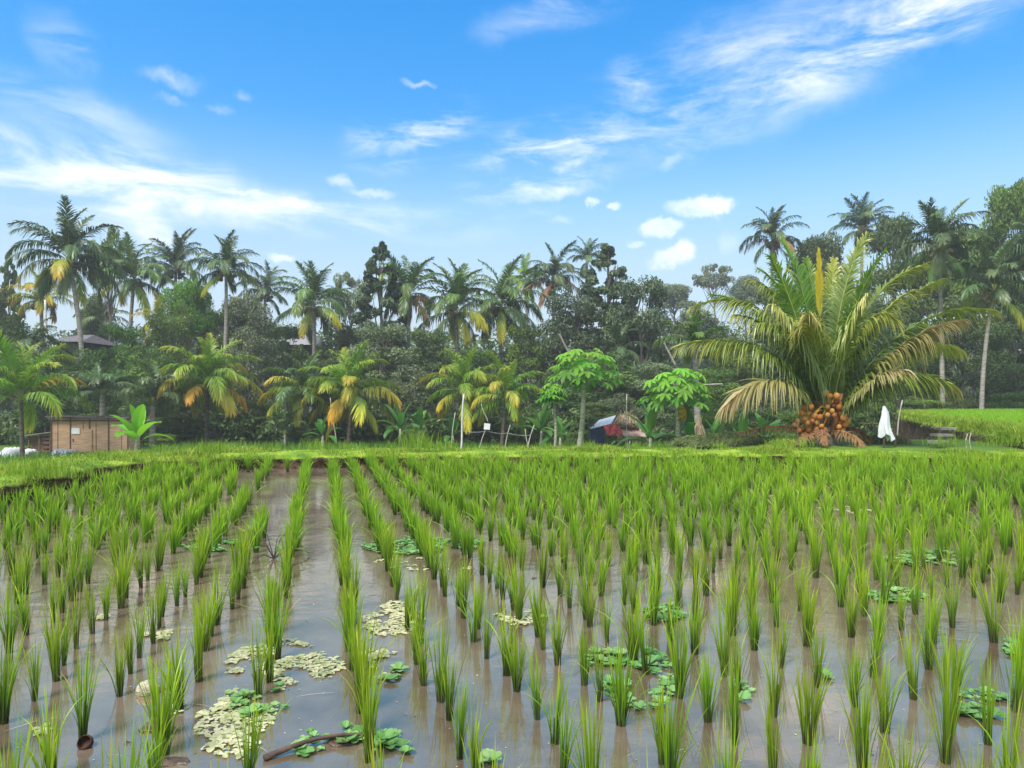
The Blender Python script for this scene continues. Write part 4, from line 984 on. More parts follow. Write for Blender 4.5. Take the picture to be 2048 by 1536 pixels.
banana(1300, 795, 31, 'green banana plant left of the shorter papaya trunk', 9, n=9)
banana(1385, 812, 29, 'banana plant with yellow drooping leaf right of the shorter papaya', 10, n=8, yellow=1)
banana(1485, 822, 31, 'dark banana plant near the grass heap', 11, n=9)
banana(1530, 815, 34, 'banana plant between grass heap and fruiting palm', 12, n=8)
banana(1430, 830, 36, 'low banana plant left of the grass heap', 13, n=8)
banana(1260, 835, 36, 'banana plant just behind the shack thatch', 14, n=7)
banana(905, 835, 42, 'low banana plant left of the white pole', 15, n=7)

# ================================================================== broadleaf trees
def leaf_cloud(mb, r, centers, rads, n_per, lsize, flat=.7, drop=0.0, a_c=None):
    n = len(centers) * n_per; ci = np.repeat(np.arange(len(centers)), n_per)
    d = norm(r.randn(n, 3)); rr = (.55 + .55 * r.rand(n) ** .7)
    off = d * (rads[ci] * rr)[:, None] * np.array([1, 1, flat])
    keep = (d[:, 2] > -.55) | (r.rand(n) < .35)
    p = (centers[ci] + off)[keep]; d = d[keep]; ci = ci[keep]; n = len(p)
    nn = norm(d * .7 + r.randn(n, 3) * .6 + np.array([0, 0, .5])); t = norm(np.cross(nn, r.randn(n, 3))); b = np.cross(nn, t)
    t[:, 2] -= drop; s = lsize * (.6 + .8 * r.rand(n))[:, None]
    V = np.stack([p - t * s, p - b * s * .45, p + t * s - nn * s * .15, p + b * s * .45], 1)
    a = np.clip((a_c if a_c is not None else r.rand(len(centers)))[ci] * .6 + .4 * r.rand(n), 0, 1)
    mb.add(V.reshape(-1, 3), np.arange(n * 4).reshape(-1, 4), a=np.repeat(a, 4))
TREE = {}
def tree_meshes(kind, var, mt):
    """unit tree: height 1, crown half width 1 (scaled per tree); crown and trunk meshes"""
    key = (kind, var, mt.name)
    if key in TREE: return TREE[key]
    r = np.random.RandomState(1000 + var * 13 + len(kind)); c = []; rd = []
    if kind == 'round':
        for _ in range(60):
            d = norm(r.randn(3)); d[2] = abs(d[2]) * 1.1 - .35; q = .45 + .5 * r.rand(); c.append((d[0] * q * .82, d[1] * q * .82, .66 + d[2] * q * .32)); rd.append(.17 + .12 * r.rand())
    elif kind == 'bush':
        for _ in range(75):
            z = .08 + .84 * r.rand(); w = math.sqrt(max(.05, 1 - ((z - .35) / .68) ** 2)); a_ = r.rand() * 6.28; q = (.4 + .55 * r.rand()) * w
            c.append((math.cos(a_) * q * .85, math.sin(a_) * q * .85, z)); rd.append(.15 + .12 * r.rand())
    elif kind == 'cone':
        for _ in range(110):
            z = .12 + .84 * (_ + r.rand()) / 110; w = (1 - z) ** 1.0 * 1.35 + .02; a_ = r.rand() * 6.28; q = (.3 + .65 * r.rand()) * w
            q += .10 * r.rand() if .65 < z < .88 else 0; c.append((math.cos(a_) * q * .9, math.sin(a_) * q * .9, z)); rd.append((.08 + .10 * r.rand()) * (.22 + w * .9))
    elif kind == 'airy':
        for _ in range(34):
            d = norm(r.randn(3)); d[2] = abs(d[2]); q = .5 + .5 * r.rand(); c.append((d[0] * q * .9, d[1] * q * .9, .70 + d[2] * q * .26)); rd.append(.10 + .07 * r.rand())
    elif kind == 'tier':
        for z, w in ((.55, .9), (.72, 1.0), (.88, .75), (.96, .4)):
            for _ in range(14):
                a_ = r.rand() * 6.28; q = w * math.sqrt(r.rand()) * .85; c.append((math.cos(a_) * q, math.sin(a_) * q, z + r.randn() * .02)); rd.append(.16 + .08 * r.rand())
    c = np.array(c); rd = np.array(rd)
    mb = MB(); npl = {'round': 360, 'bush': 330, 'cone': 300, 'airy': 260, 'tier': 340}[kind]
    r2 = np.random.RandomState(7 + var); ac = np.clip(.5 + .35 * r2.randn(len(c)), 0, 1)
    # crowns are built at aspect height 10 m : half width 3.5 m, so distances are squashed back here
    asp = np.array([3.5, 3.5, 10.0]); C = c * asp
    leaf_cloud(mb, r2, C, rd * 3.9, npl, .105, .62, .15, ac)
    mb.v[0] /= asp
    crown = mb.mesh('crown', [mt])
    mb = MB(); top = .86 if kind in ('cone', 'bush') else .72
    s = np.linspace(0, 1, 10)[:, None]; wob = np.concatenate([r2.randn(10, 2) * .05, np.zeros((10, 1))], 1) * s
    tr = (s * np.array([0, 0, top]) + wob) * asp; tube(mb, tr, np.interp(s[:, 0], [0, 1], [.20, .06]), 8)
    for i in r2.choice(len(c), min(len(c), 26), False):
        z0 = max(.12, min(top * .95, c[i][2] - .16 - .12 * r2.rand())); k = z0 / top * 9; k0 = int(k); st = tr[k0] * (1 - (k - k0)) + tr[min(9, k0 + 1)] * (k - k0)
        e = C[i]; m_ = (st + e) / 2 + np.array([0, 0, -.25]); tube(mb, [st, m_, e], [.07, .045, .015], 5, caps=False)
    for i_ in range(len(mb.v)): mb.v[i_] = mb.v[i_] / asp
    trunk = mb.mesh('trunk', [M_bark], True)
    TREE[key] = (crown, trunk); return TREE[key]
LM = {
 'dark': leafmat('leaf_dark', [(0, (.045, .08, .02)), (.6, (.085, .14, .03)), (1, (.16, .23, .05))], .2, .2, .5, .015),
 'grey': leafmat('leaf_grey_green', [(0, (.075, .11, .045)), (.5, (.125, .17, .065)), (1, (.23, .28, .12))], .2, .2, .45, .015, spec=.5),
 'deep': leafmat('leaf_deep_green', [(0, (.04, .075, .03)), (.5, (.075, .125, .045)), (1, (.15, .21, .085))], .2, .2, .45, .015, spec=.5),
 'mid': leafmat('leaf_mid', [(0, (.065, .12, .018)), (.5, (.11, .20, .028)), (1, (.20, .31, .045))], .25, .2, .5, .02),
 'light': leafmat('leaf_light', [(0, (.07, .16, .015)), (.5, (.11, .25, .02)), (1, (.19, .34, .04))], .35, .15, .5, .02),
 'yel': leafmat('leaf_olive', [(0, (.07, .09, .02)), (.5, (.12, .15, .035)), (1, (.20, .22, .06))], .25, .15, .5, .02)}
def tree(px, top, d, w_px, kind, mt, label, var=0, seed=0, name='broadleaf_tree', base=None, cat='tree'):
    r = random.Random(seed + int(px) * 7); x = XW(px, d); zb = (float(lowz(np.array(x), np.array(d))) if base is None else base) - .15
    t = empty(name, (x, d, zb)); tag(t, label, cat, 'broadleaf trees of the belt' if cat == 'tree' else 'bushes at the foot of the belt')
    H = P(px, top, d)[2] - zb; Wd = w_px / F * d / 2; cr, tr = tree_meshes(kind, var, LM[mt])
    for n_, m_ in (('crown', cr), ('trunk', tr)):
        o = link(bpy.data.objects.new(n_, m_)); o.parent = t; o.rotation_euler = (0, 0, r.random() * 6.28) if n_ == 'crown' else (0, 0, 0)
        o.scale = (Wd / 1.0, Wd / 1.0, H) if n_ == 'crown' else (max(.6, H / 10), max(.6, H / 10), H)
        if n_ == 'trunk': o.scale = (Wd * .9, Wd * .9, H)
    return t
TR = [
 (18, 488, 62, 105, 'cone', 'dark', 'dark pointed tree at the left picture edge', 0),
 (-30, 560, 55, 150, 'bush', 'dark', 'dark bushy tree cut by the left picture edge', 1),
 (218, 432, 60, 100, 'airy', 'mid', 'thin tall tree with airy crown beside the tallest left palm', 0),
 (190, 560, 66, 90, 'round', 'dark', 'dark tree behind the tallest left palm trunk', 1),
 (378, 515, 55, 130, 'round', 'light', 'light green tree in front of the spreading left palm', 0),
 (345, 590, 52, 120, 'bush', 'mid', 'mid green tree under the light green crown', 0),
 (250, 640, 50, 130, 'bush', 'mid', 'leafy tree right of the house roof', 1),
 (300, 680, 46, 120, 'bush', 'mid', 'leafy tree right of the pale trunk behind the shed', 0),
 (430, 610, 56, 90, 'bush', 'mid', 'leafy green tree under the small crowned leaning palm', 1),
 (490, 560, 60, 130, 'round', 'grey', 'grey green tree right of the small crowned leaning palm', 1),
 (500, 640, 50, 130, 'bush', 'grey', 'dull grey green tree above the first yellow palm', 0),
 (570, 640, 58, 120, 'bush', 'dark', 'dark tree left of the faint grey roofs', 1),
 (140, 684, 46, 150, 'bush', 'mid', 'low green tree below the grey house roof', 0),
 (90, 760, 42, 130, 'bush', 'dark', 'dark low tree behind the shed left end', 1),
 (680, 620, 62, 110, 'bush', 'dark', 'dark tree just left of the pointed tree', 0),
 (762, 470, 58, 230, 'cone', 'deep', 'tall pointed grey green tree near the middle', 0),
 (705, 520, 64, 100, 'airy', 'grey', 'thin tree at the left shoulder of the pointed tree', 1),
 (760, 640, 50, 190, 'bush', 'grey', 'broad tree at the foot of the pointed tree', 1),
 (660, 690, 47, 130, 'bush', 'dark', 'dark tree between the yellow palms', 0),
 (860, 650, 52, 140, 'bush', 'dark', 'dark tree right of the pointed tree foot', 1),
 (830, 720, 46, 150, 'bush', 'grey', 'grey green tree behind the dark banana plant', 0),
 (960, 670, 54, 120, 'bush', 'mid', 'green tree between the twin full palms', 0),
 (1050, 640, 56, 130, 'bush', 'mid', 'green tree right of the twin full palms', 1),
 (1215, 476, 56, 270, 'cone', 'deep', 'great grey green tree right of centre', 1),
 (1150, 545, 54, 170, 'bush', 'deep', 'left shoulder tree of the great grey green tree', 0),
 (1280, 545, 53, 180, 'bush', 'deep', 'right shoulder tree of the great grey green tree', 1),
 (1200, 690, 46, 190, 'bush', 'dark', 'dark tree behind the taller papaya', 0),
 (1310, 720, 44, 150, 'bush', 'grey', 'grey tree behind the shorter papaya', 1),
 (1350, 548, 105, 100, 'round', 'grey', 'distant hazy tree right of the great tree', 0),
 (1430, 512, 105, 92, 'airy', 'grey', 'distant domed tree with open branches against the sky', 1),
 (1492, 535, 110, 90, 'round', 'grey', 'distant hazy tree at the left of the dark right palms', 1),
 (1390, 600, 80, 150, 'round', 'grey', 'hazy tree below the domed open tree', 1),
 (1455, 650, 56, 160, 'bush', 'mid', 'green tree behind the left fronds of the fruiting palm', 0),
 (1420, 730, 44, 160, 'bush', 'mid', 'low tree behind the left fronds of the fruiting palm', 1),
 (1640, 415, 68, 150, 'round', 'dark', 'dark round tree above the fruiting palm', 0),
 (1560, 560, 60, 160, 'bush', 'dark', 'dark tree behind the fruiting palm at left', 1),
 (1690, 540, 58, 190, 'bush', 'dark', 'dark tree behind the fruiting palm at right', 0),
 (1785, 440, 62, 150, 'tier', 'dark', 'layered dark tree left of the large hazy palm, farther back', 0),
 (1900, 408, 64, 170, 'round', 'mid', 'rounded green tree behind the large hazy palm', 1),
 (1830, 520, 56, 190, 'tier', 'dark', 'low dark layered tree just left of the large hazy palm trunk', 1),
 (2020, 378, 56, 150, 'tier', 'light', 'bright green topped tree at the right corner', 0),
 (1975, 470, 58, 150, 'tier', 'mid', 'green layered tree under the bright topped tree', 1),
 (2060, 470, 52, 150, 'bush', 'dark', 'dark tree at the right picture edge', 1),
 (1800, 610, 52, 190, 'bush', 'dark', 'dark undergrowth tree right of the fruiting palm', 0),
 (1925, 575, 56, 150, 'bush', 'dark', 'dark undergrowth tree between the pale trunks', 1),
 (2030, 600, 50, 160, 'bush', 'dark', 'dark undergrowth tree right of the leaning bare palm', 0)]
for i, (px, top, d, w, kind, mt, lb, var) in enumerate(TR): tree(px, top, d, w, kind, mt, lb, var, i)
BU = [(150, 800, 43, 110, 'dark', 'dark bush behind the shed roof'), (345, 830, 44, 110, 'dark', 'dark bush left of the first yellow palm trunk'), (465, 825, 45, 100, 'dark', 'dark bush right of the first yellow palm trunk'),
      (520, 800, 46, 90, 'mid', 'green bush left of the coconut seedling'), (660, 845, 44, 80, 'dark', 'dark bush left of the golden palm trunk'), (755, 830, 45, 90, 'dark', 'dark bush right of the golden palm trunk'),
      (870, 830, 45, 90, 'dark', 'dark bush right of the dark banana plant'), (970, 835, 44, 90, 'dark', 'dark bush behind the small white sign'), (1060, 845, 43, 80, 'dark', 'dark bush left of the banana plant by the papaya'),
      (1190, 800, 40, 110, 'dark', 'dark bush right of the papaya trunk'), (1235, 780, 42, 100, 'grey', 'grey bush above the shack'), (1420, 800, 38, 100, 'mid', 'green bush right of the yellow drooping leaf'),
      (1520, 800, 38, 120, 'dark', 'dark bush behind the grass heap'), (1740, 770, 34, 110, 'dark', 'dark bush behind the white cloth'), (1600, 800, 30, 120, 'mid', 'green bush behind the orange coconuts'), (1850, 795, 46, 120, 'mid', 'green bush at the left end of the raised terrace'),
      (1930, 790, 47, 90, 'dark', 'dark bush left of the leaning palm foot'), (2020, 780, 47, 110, 'mid', 'green bush beyond the terrace at the right edge'), (330, 865, 41, 60, 'mid', 'small bush right of the lime banana plant'), (600, 850, 43, 70, 'dark', 'small dark bush under the dull yellow palm')]
for i, (px, top, d, w, mt, lb) in enumerate(BU): tree(px, top, d, w, 'bush', mt, lb, i % 2, 50 + i, 'bush', cat='bush')
# far wooded slope, one mass
rs = np.random.RandomState(21); mb = MB(); n = 520
X = (rs.rand(n) * 2 - 1) * 95; Y = 66 + 44 * rs.rand(n); Z = lowz(X, Y) + rs.rand(n) * 2.5
leaf_cloud(mb, rs, np.stack([X, Y, Z], 1), 2.2 + 2.2 * rs.rand(n), 170, .34, .75, .1)
tag(mb.build('wooded_slope', LM['dark']), 'dark far wood filling the gaps behind the tree belt', 'woodland', kind='stuff')
# tangle of low weeds in front of the belt
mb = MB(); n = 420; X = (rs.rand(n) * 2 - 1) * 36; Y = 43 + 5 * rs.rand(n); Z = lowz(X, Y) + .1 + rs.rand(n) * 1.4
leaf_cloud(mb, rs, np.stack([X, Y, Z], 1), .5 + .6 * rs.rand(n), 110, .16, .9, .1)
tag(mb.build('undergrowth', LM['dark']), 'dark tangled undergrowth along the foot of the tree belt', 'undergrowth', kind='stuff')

# ================================================================== sheds, shack, roofs
M_ply = surf('weathered_plywood', (.38, .23, .135), (.54, .36, .22), 1.6, .8, (1, 1, 9), .25)
M_plyd = surf('dark_board', (.10, .055, .035), (.19, .11, .075), 2, .85, (1, 1, 6))
M_roofd = surf('rusty_roof_sheet', (.05, .05, .05), (.13, .12, .12), 3, .6)
M_white = surf('white_paint', (.60, .60, .60), (.78, .78, .77), 6, .6, bump=.05)
M_tin = surf('zinc_sheet', (.38, .42, .48), (.60, .64, .70), 5, .38, (6, 1, 1), .2, metal=.4)
M_blue = surf('blue_tarp', (.015, .025, .06), (.04, .055, .12), 4, .6)
M_red = surf('red_cloth', (.20, .03, .035), (.38, .07, .07), 7, .8)
M_tan = surf('tan_board', (.28, .18, .14), (.46, .32, .27), 3, .85)
M_thatch = surf('dry_thatch', (.20, .15, .09), (.42, .33, .21), 14, .95, (1, 1, .2), .5)
M_bamboo = surf('bamboo_pole', (.30, .28, .22), (.50, .47, .38), 6, .7)
M_wire = surf('dull_wire', (.20, .20, .19), (.35, .35, .34), 4, .6)
def shed():
    d = 36.5; x0, x1 = XW(103, d), XW(256, d); zb = -1.62; zt = P(0, 836, d)[2]; t = empty('wooden_shed', ((x0 + x1) / 2, d, zb))
    tag(t, 'long low brown plywood shed with flat dark roof at left', 'shed'); w = x1 - x0; h = zt - zb
    mb = MB(); box(mb, (0, .6, h / 2 + .08), (w, 1.2, h - .16)); mb.build('wall', M_ply, t)
    mb = MB()
    for k in range(5): box(mb, (-w / 2 + w * k / 4 * .998, -.02, h / 2 + .08), (.05, .045, h - .2))
    box(mb, (-.1, -.02, h * .93), (w, .04, .07)); box(mb, (0, -.02, .14), (w, .045, .07))
    for k in range(6): box(mb, (-w / 2 + w * (k + .5) / 6, -.012, h / 2 + .08), (.012, .02, h - .3))
    mb.build('batten', M_plyd, t)
    mb = MB(); box(mb, (0.0, .6, h + .05), (w + .35, 1.7, .05), ry=.018)
    for k in range(14): box(mb, (-w / 2 + k * w / 13, 0.6, h + .082 - (k - 7) * .004), (.05, 1.68, .02))
    mb.build('roof', M_roofd, t)
    dr = MB(); box(dr, (-w * .10, -.035, h * .40), (1.05, .03, h * .62)); o = dr.build('door', M_ply, t)
    hd = MB(); box(hd, (-w * .10 - .42, -.065, h * .42), (.04, .04, .14)); o2 = hd.build('handle', M_plyd, o)
    mb = MB(); 
    for k in range(4): box(mb, (-w / 2 + .3 + k * (w - .6) / 3, .1, .0), (.14, .14, .3))
    mb.build('post', M_plyd, t)
    s = MB(); box(s, (0, 0, 0), (.42, .02, .30)); so_ = s.build('blank_sign', M_white, loc=(XW(153, d), d - .075, P(0, 862, d)[2])); tag(so_, 'blank white board fixed on the plywood shed wall', 'sign')
    # lean-to
    a = MB(); x2 = XW(52, d); t2 = empty('lean_to_shed', ((x0 + x2) / 2 - .1, d + .3, zb)); tag(t2, 'small dark lean-to shed left of the long plywood shed', 'shed')
    w2 = x0 - x2 - .1; box(a, (-w2 * .12, .6, .48), (w2 * .7, 1.0, .9)); a.build('wall', M_plyd, t2)
    a = MB(); box(a, (0, .55, 1.12), (w2 + .3, 1.6, .05), ry=-.13); a.build('roof', M_tin2, t2)
    a = MB()
    for k in (-.45, .0, .45): box(a, (w2 * k, -.1, .5), (.06, .06, 1.1))
    for k in range(4): box(a, (w2 * .3, -.05, .2 + k * .22), (w2 * .36, .04, .12))
    a.build('post', M_plyd, t2)
M_tin2 = surf('dark_tin', (.16, .14, .13), (.28, .25, .23), 4, .6)
shed()
# white tarp and covered pile by the sheds
def tarp(px0, px1, pyt, d, m_, label, seed, zb=-1.6):
    x0, x1 = XW(px0, d), XW(px1, d); h = P(0, pyt, d)[2] - zb; r = np.random.RandomState(seed); n, k = 14, 8; V = []
    for j in range(k):
        for i in range(n):
            u, v = i / (n - 1), j / (k - 1); e = min(1, 5 * min(u, 1 - u)) * min(1, 4 * min(v, 1 - v)); V.append(((u - .5) * (x1 - x0), v * 1.2, h * (e ** .5) * (.8 + .25 * r.rand()) + .0))
    mb = MB(); mb.add(V, [(j * n + i, j * n + i + 1, (j + 1) * n + i + 1, (j + 1) * n + i) for j in range(k - 1) for i in range(n - 1)])
    return tag(mb.build('tarpaulin', m_, loc=((x0 + x1) / 2, d, zb), smooth=True), label, 'tarpaulin')
tarp(-12, 26, 897, 34, M_white, 'white tarpaulin over a low pile at the left picture edge', 1)
tarp(30, 52, 900, 34.5, M_white, 'small crumpled white sheet right of the white tarpaulin', 2)
tarp(92, 138, 899, 35.5, M_tin, 'dull blue grey sheet on the ground before the plywood shed', 3)
def house(px0, px1, pyr, pye, d, m_, label, seed):
    x0, x1 = XW(px0, d), XW(px1, d); zr = P(0, pyr, d)[2]; ze = P(0, pye, d)[2]; zb = float(lowz(np.array((x0 + x1) / 2), np.array(d))) - .3
    t = empty('house', ((x0 + x1) / 2, d, zb)); tag(t, label, 'house'); w = (x1 - x0) / 2; D = 5.0; a, b = ze - zb, zr - zb
    mb = MB(); o_ = .35; V = [(-w - o_, -o_, a), (w + o_, -o_, a), (w + o_, D + o_, a), (-w - o_, D + o_, a), (-w * .6, D / 2, b), (w * .6, D / 2, b)]
    mb.add(V, [(0, 1, 5, 4), (2, 3, 4, 5), (3, 2, 1, 0)], [(1, 2, 5), (3, 0, 4)]); mb.build('roof', m_, t)
    mb = MB(); box(mb, (0, D / 2, a / 2 - .02), (2 * w - .4, D - .4, a - .05)); mb.build('wall', M_hwall, t)
    mb = MB()
    for k in (-.5, .1, .6): box(mb, (w * k, .18, a - 1.3), (.8, .05, 1.0))
    mb.build('window', M_roofd, t)
M_hwall = surf('house_wall', (.09, .08, .07), (.16, .14, .12), 2, .9)
M_rgrey = surf('grey_tile_roof', (.10, .09, .10), (.19, .17, .18), 4, .8, (1, 1, 6))
M_rlt = surf('light_tile_roof', (.22, .22, .23), (.36, .35, .35), 4, .8, (1, 1, 6))
house(106, 158, 664, 684, 52, M_rgrey, 'dark house with grey hipped roof seen between left palms', 1)
house(566, 625, 664, 690, 62, M_rlt, 'faint grey roofed house behind the open crowned palm', 2)

def shack():
    d = 33.0; x0, x1 = XW(1178, d), XW(1288, d); zb = -1.62; t = empty('shack', ((x0 + x1) / 2, d, zb)); cx = (x0 + x1) / 2
    tag(t, 'ramshackle shack with tin, red cloth and thatch left of the shorter papaya', 'shack')
    X_ = lambda px: XW(px, d) - cx
    Z_ = lambda py: P(0, py, d)[2] - zb
    mb = MB()
    for px in (1186, 1204, 1232, 1262, 1284):
        tube(mb, [(X_(px), .05, 0), (X_(px) + .03, .05, Z_(850))], .035, 7)
    mb.build('post', M_plyd, t)
    mb = MB(); V = [(X_(1180), -.2, Z_(856)), (X_(1222), -.2, Z_(846)), (X_(1240), 1.3, Z_(832)), (X_(1205), 1.3, Z_(842))]; V = np.array(V)
    mb.add(np.vstack([V, V + [0, 0, -.03]]), [(0, 1, 2, 3), (7, 6, 5, 4), (0, 4, 5, 1), (1, 5, 6, 2), (2, 6, 7, 3), (3, 7, 4, 0)]); mb.build('tin_roof', M_tin, t)
    mb = MB(); box(mb, ((X_(1181) + X_(1210)) / 2, .3, Z_(872)), (X_(1210) - X_(1181), .9, Z_(858) - Z_(886))); mb.build('tarp_wall', M_blue, t)
    # tan board roof and sides
    mb = MB(); V = np.array([(X_(1216), -.45, Z_(868)), (X_(1290), -.35, Z_(872)), (X_(1284), .9, Z_(848)), (X_(1226), .9, Z_(846))])
    mb.add(np.vstack([V, V + [0, 0, -.04]]), [(0, 1, 2, 3), (7, 6, 5, 4), (0, 4, 5, 1), (1, 5, 6, 2), (2, 6, 7, 3), (3, 7, 4, 0)]); mb.build('board_roof', M_tan, t)
    r = np.random.RandomState(3); n, k = 16, 7; V = []
    for j in range(k):
        for i in range(n):
            u, v = i / (n - 1), j / (k - 1); px = 1206 + 30 * u + 8 * v; py = 852 + 20 * v - 4 * math.sin(u * 3); V.append((X_(px), -.5 + .08 * math.sin(u * 14 + j) + .25 * (1 - v), Z_(py) + .03 * r.randn()))
    mb = MB(); mb.add(V, [(j * n + i, j * n + i + 1, (j + 1) * n + i + 1, (j + 1) * n + i) for j in range(k - 1) for i in range(n - 1)]); mb.build('red_cloth', M_red, t, smooth=True)
    # thatch heap: sloping straw bundles
    mb = MB(); n = 420; a_ = r.rand(n) * 6.28; top = np.array([X_(1256), .6, Z_(830)]); rdg = (r.rand(n) - .5) * (X_(1278) - X_(1238)); rr = .95 * (X_(1286) - X_(1240)); le = r.rand(n) * .35
    st = top + np.stack([rdg, np.sin(a_) * .12, -le * .6 - np.abs(rdg) * .25 + .12 * r.randn(n)], 1); e = top + np.stack([rdg + np.cos(a_) * rr * .5 * (.3 + .7 * r.rand(n)), np.sin(a_) * rr * .7, -(Z_(826) - Z_(848)) * (.7 + .5 * r.rand(n))], 1)
    s = np.linspace(0, 1, 3)[None, :, None]; Pt = st[:, None] * (1 - s) + e[:, None] * s; sd_ = norm(np.cross(e - st, r.randn(n, 3)))
    ribbons(mb, Pt, np.full((n, 3), .016), sd_[:, None]); 
    for k in range(16):
        a = r.rand() * 6.28; tube(mb, [top + [0, 0, -.2], top + np.array([math.cos(a) * .45, math.sin(a) * .3, .12 + .25 * r.rand()])], [.012, .006], 4)
    mb.build('thatch', M_thatch, t)
    mb = MB(); box(mb, (X_(1250), .2, Z_(858)), (X_(1282) - X_(1222), .05, .14), ry=.03); box(mb, (X_(1252), -.3, Z_(879)), (X_(1284) - X_(1226), .5, .05)); mb.build('plank', M_plyd, t)
shack()

# ================================================================== poles, wire, signs, cloth
def pole(px0, py0, px1, py1, d, rad, m_, label, name='bamboo_pole', zb=None):
    a = P(px0, py0, d); b = P(px1, py1, d)
    if zb is not None:
        k = (zb - b[2]) / (a[2] - b[2]); a = b + (a - b) * k
    mb = MB(); s = np.linspace(0, 1, 9)[:, None]; pts = a + (b - a) * s - a; pts[:, 0] += .02 * np.sin(s[:, 0] * 7); tube(mb, pts, np.interp(s[:, 0], [0, 1], [rad, rad * .7]), 8)
    return tag(mb.build(name, m_, loc=a, smooth=True), label, 'trunk' if name == 'bare_trunk' else 'pole')
M_pw = surf('pale_pole', (.50, .48, .42), (.68, .66, .60), 8, .7)
pole(923, 880, 927, 788, 36, .055, M_pw, 'straight white pole between the two right yellow palms', 'wooden_pole', -1.65)
pole(964, 880, 974, 852, 35, .025, M_bamboo, 'crooked thin stick holding the small white sign', zb=-1.65)
pole(976, 845, 962, 808, 35, .022, M_bamboo, 'thin bent stick rising above the small white sign')
pole(903, 885, 910, 825, 36, .03, M_bamboo, 'grey stick leaning left of the white pole', zb=-1.65)
pole(1012, 885, 1020, 850, 35, .03, M_bamboo, 'short leaning stick right of the small white sign', zb=-1.65)
pole(1058, 885, 1068, 850, 34, .035, M_bamboo, 'short thick leaning stick left of the papaya trunk', zb=-1.65)
pole(1055, 885, 1050, 858, 34, .03, M_bamboo, 'stub stick crossing its thicker neighbour left of the papaya', zb=-1.65)
pole(672, 880, 660, 795, 42, .035, M_bamboo, 'thin grey stick leaning left of the golden palm trunk', zb=-1.65)
pole(1254, 880, 1253, 788, 32, .03, M_bamboo, 'tall thin pole standing in front of the shack', zb=-1.65)
pole(1597, 888, 1596, 842, 17.2, .022, M_stick, 'dark short post in front of the orange coconuts', zb=.1)
pole(1790, 892, 1788, 828, 18.0, .022, M_stick, 'thin dark post right of the white cloth', zb=.1)
pole(1800, 828, 1804, 800, 24, .03, M_bamboo, 'pale stick showing above the terrace corner', zb=-.5)
pole(1932, 892, 1934, 868, 16.6, .014, M_bamboo, 'left of two dry stalks before the terrace face', zb=.1)
pole(1940, 892, 1941, 866, 16.6, .014, M_bamboo, 'right of two dry stalks before the terrace face', zb=.1)
pole(1445, 768, 1345, 772, 30, .03, M_bamboo, 'long horizontal stick behind the shorter papaya')
pole(1160, 745, 1118, 668, 52, .10, M_ptrunk, 'leaning bare trunk left of the great tree', 'bare_trunk')
pole(1352, 735, 1322, 672, 50, .09, M_ptrunk, 'pale leaning bare trunk right of the great tree', 'bare_trunk')
pole(98, 740, 90, 600, 54, .10, M_pw, 'pale bare dead trunk left of the tallest palm trunk', 'bare_trunk')
mb = MB(); box(mb, (0, 0, 0), (.30, .015, .30), ry=.1); o = mb.build('small_sign', M_white, loc=P(974, 853, 34.9)); tag(o, 'small square white sign hung on a crooked stick', 'sign')
def wire(pts, label, rad=.012):
    a = np.array(pts[0]); mb = MB(); q = []
    for p0, p1 in zip(pts[:-1], pts[1:]):
        for k in range(6): u = k / 6; p = p0 * (1 - u) + p1 * u; q.append(p - a - np.array([0, 0, .25 * u * (1 - u)]))
    q.append(pts[-1] - a); tube(mb, np.array(q), rad, 5); tag(mb.build('wire', M_wire, loc=a), label, 'wire')
wire([P(926, 862, 36), P(974, 862, 35), P(1016, 866, 35), P(1062, 870, 34)], 'slack wire strung between the pole and sticks left of the papaya')
# white cloth on a stick near the terrace
def cloth():
    d = 17.6; tx_, tz = XW(1770, d), P(0, 812, d)[2]; zb = .1; t = empty('cloth_scarecrow', (tx_, d, zb)); tag(t, 'white cloth draped on a stick between fruiting palm and terrace', 'scarecrow')
    mb = MB(); tube(mb, [(0, .05, 0), (0.01, .05, tz - zb + .12)], [.02, .014], 7); tube(mb, [(XW(1722, d) - tx_, .1, P(0, 847, d)[2] - zb), (XW(1785, d) - tx_, .1, P(0, 849, d)[2] - zb)], .016, 6); mb.build('stick', M_stick, t)
    r = np.random.RandomState(2); n, k = 40, 12; V = []
    for j in range(k):
        v = j / (k - 1)
        for i in range(n):
            u = i / n; a_ = u * 6.283; w = (.03 + .04 * min(1, v * 6) + .09 * v ** 1.4) * (1 + .30 * math.sin(a_ * 4 + 1 + v) * v ** .5 + .14 * math.sin(a_ * 9) * v)
            low_ = (P(0, 880, d)[2] if math.cos(a_) > .2 else P(0, 872, d)[2]) - zb; z = (tz - zb) * (1 - v) + low_ * v
            z += .05 * math.sin(a_ * 3.3) * v ** 2; V.append((math.cos(a_) * w * 1.0 + .07 * v + .02 * math.sin(v * 7), .05 + math.sin(a_) * w * .6, z))
    mb = MB(); mb.add(V, [(j * n + i, j * n + (i + 1) % n, (j + 1) * n + (i + 1) % n, (j + 1) * n + i) for j in range(k - 1) for i in range(n)]); mb.build('cloth', M_cloth, t, smooth=True)
M_cloth = surf('white_cloth', (.55, .56, .60), (.70, .71, .74), 4, .8, bump=.1)
cloth()
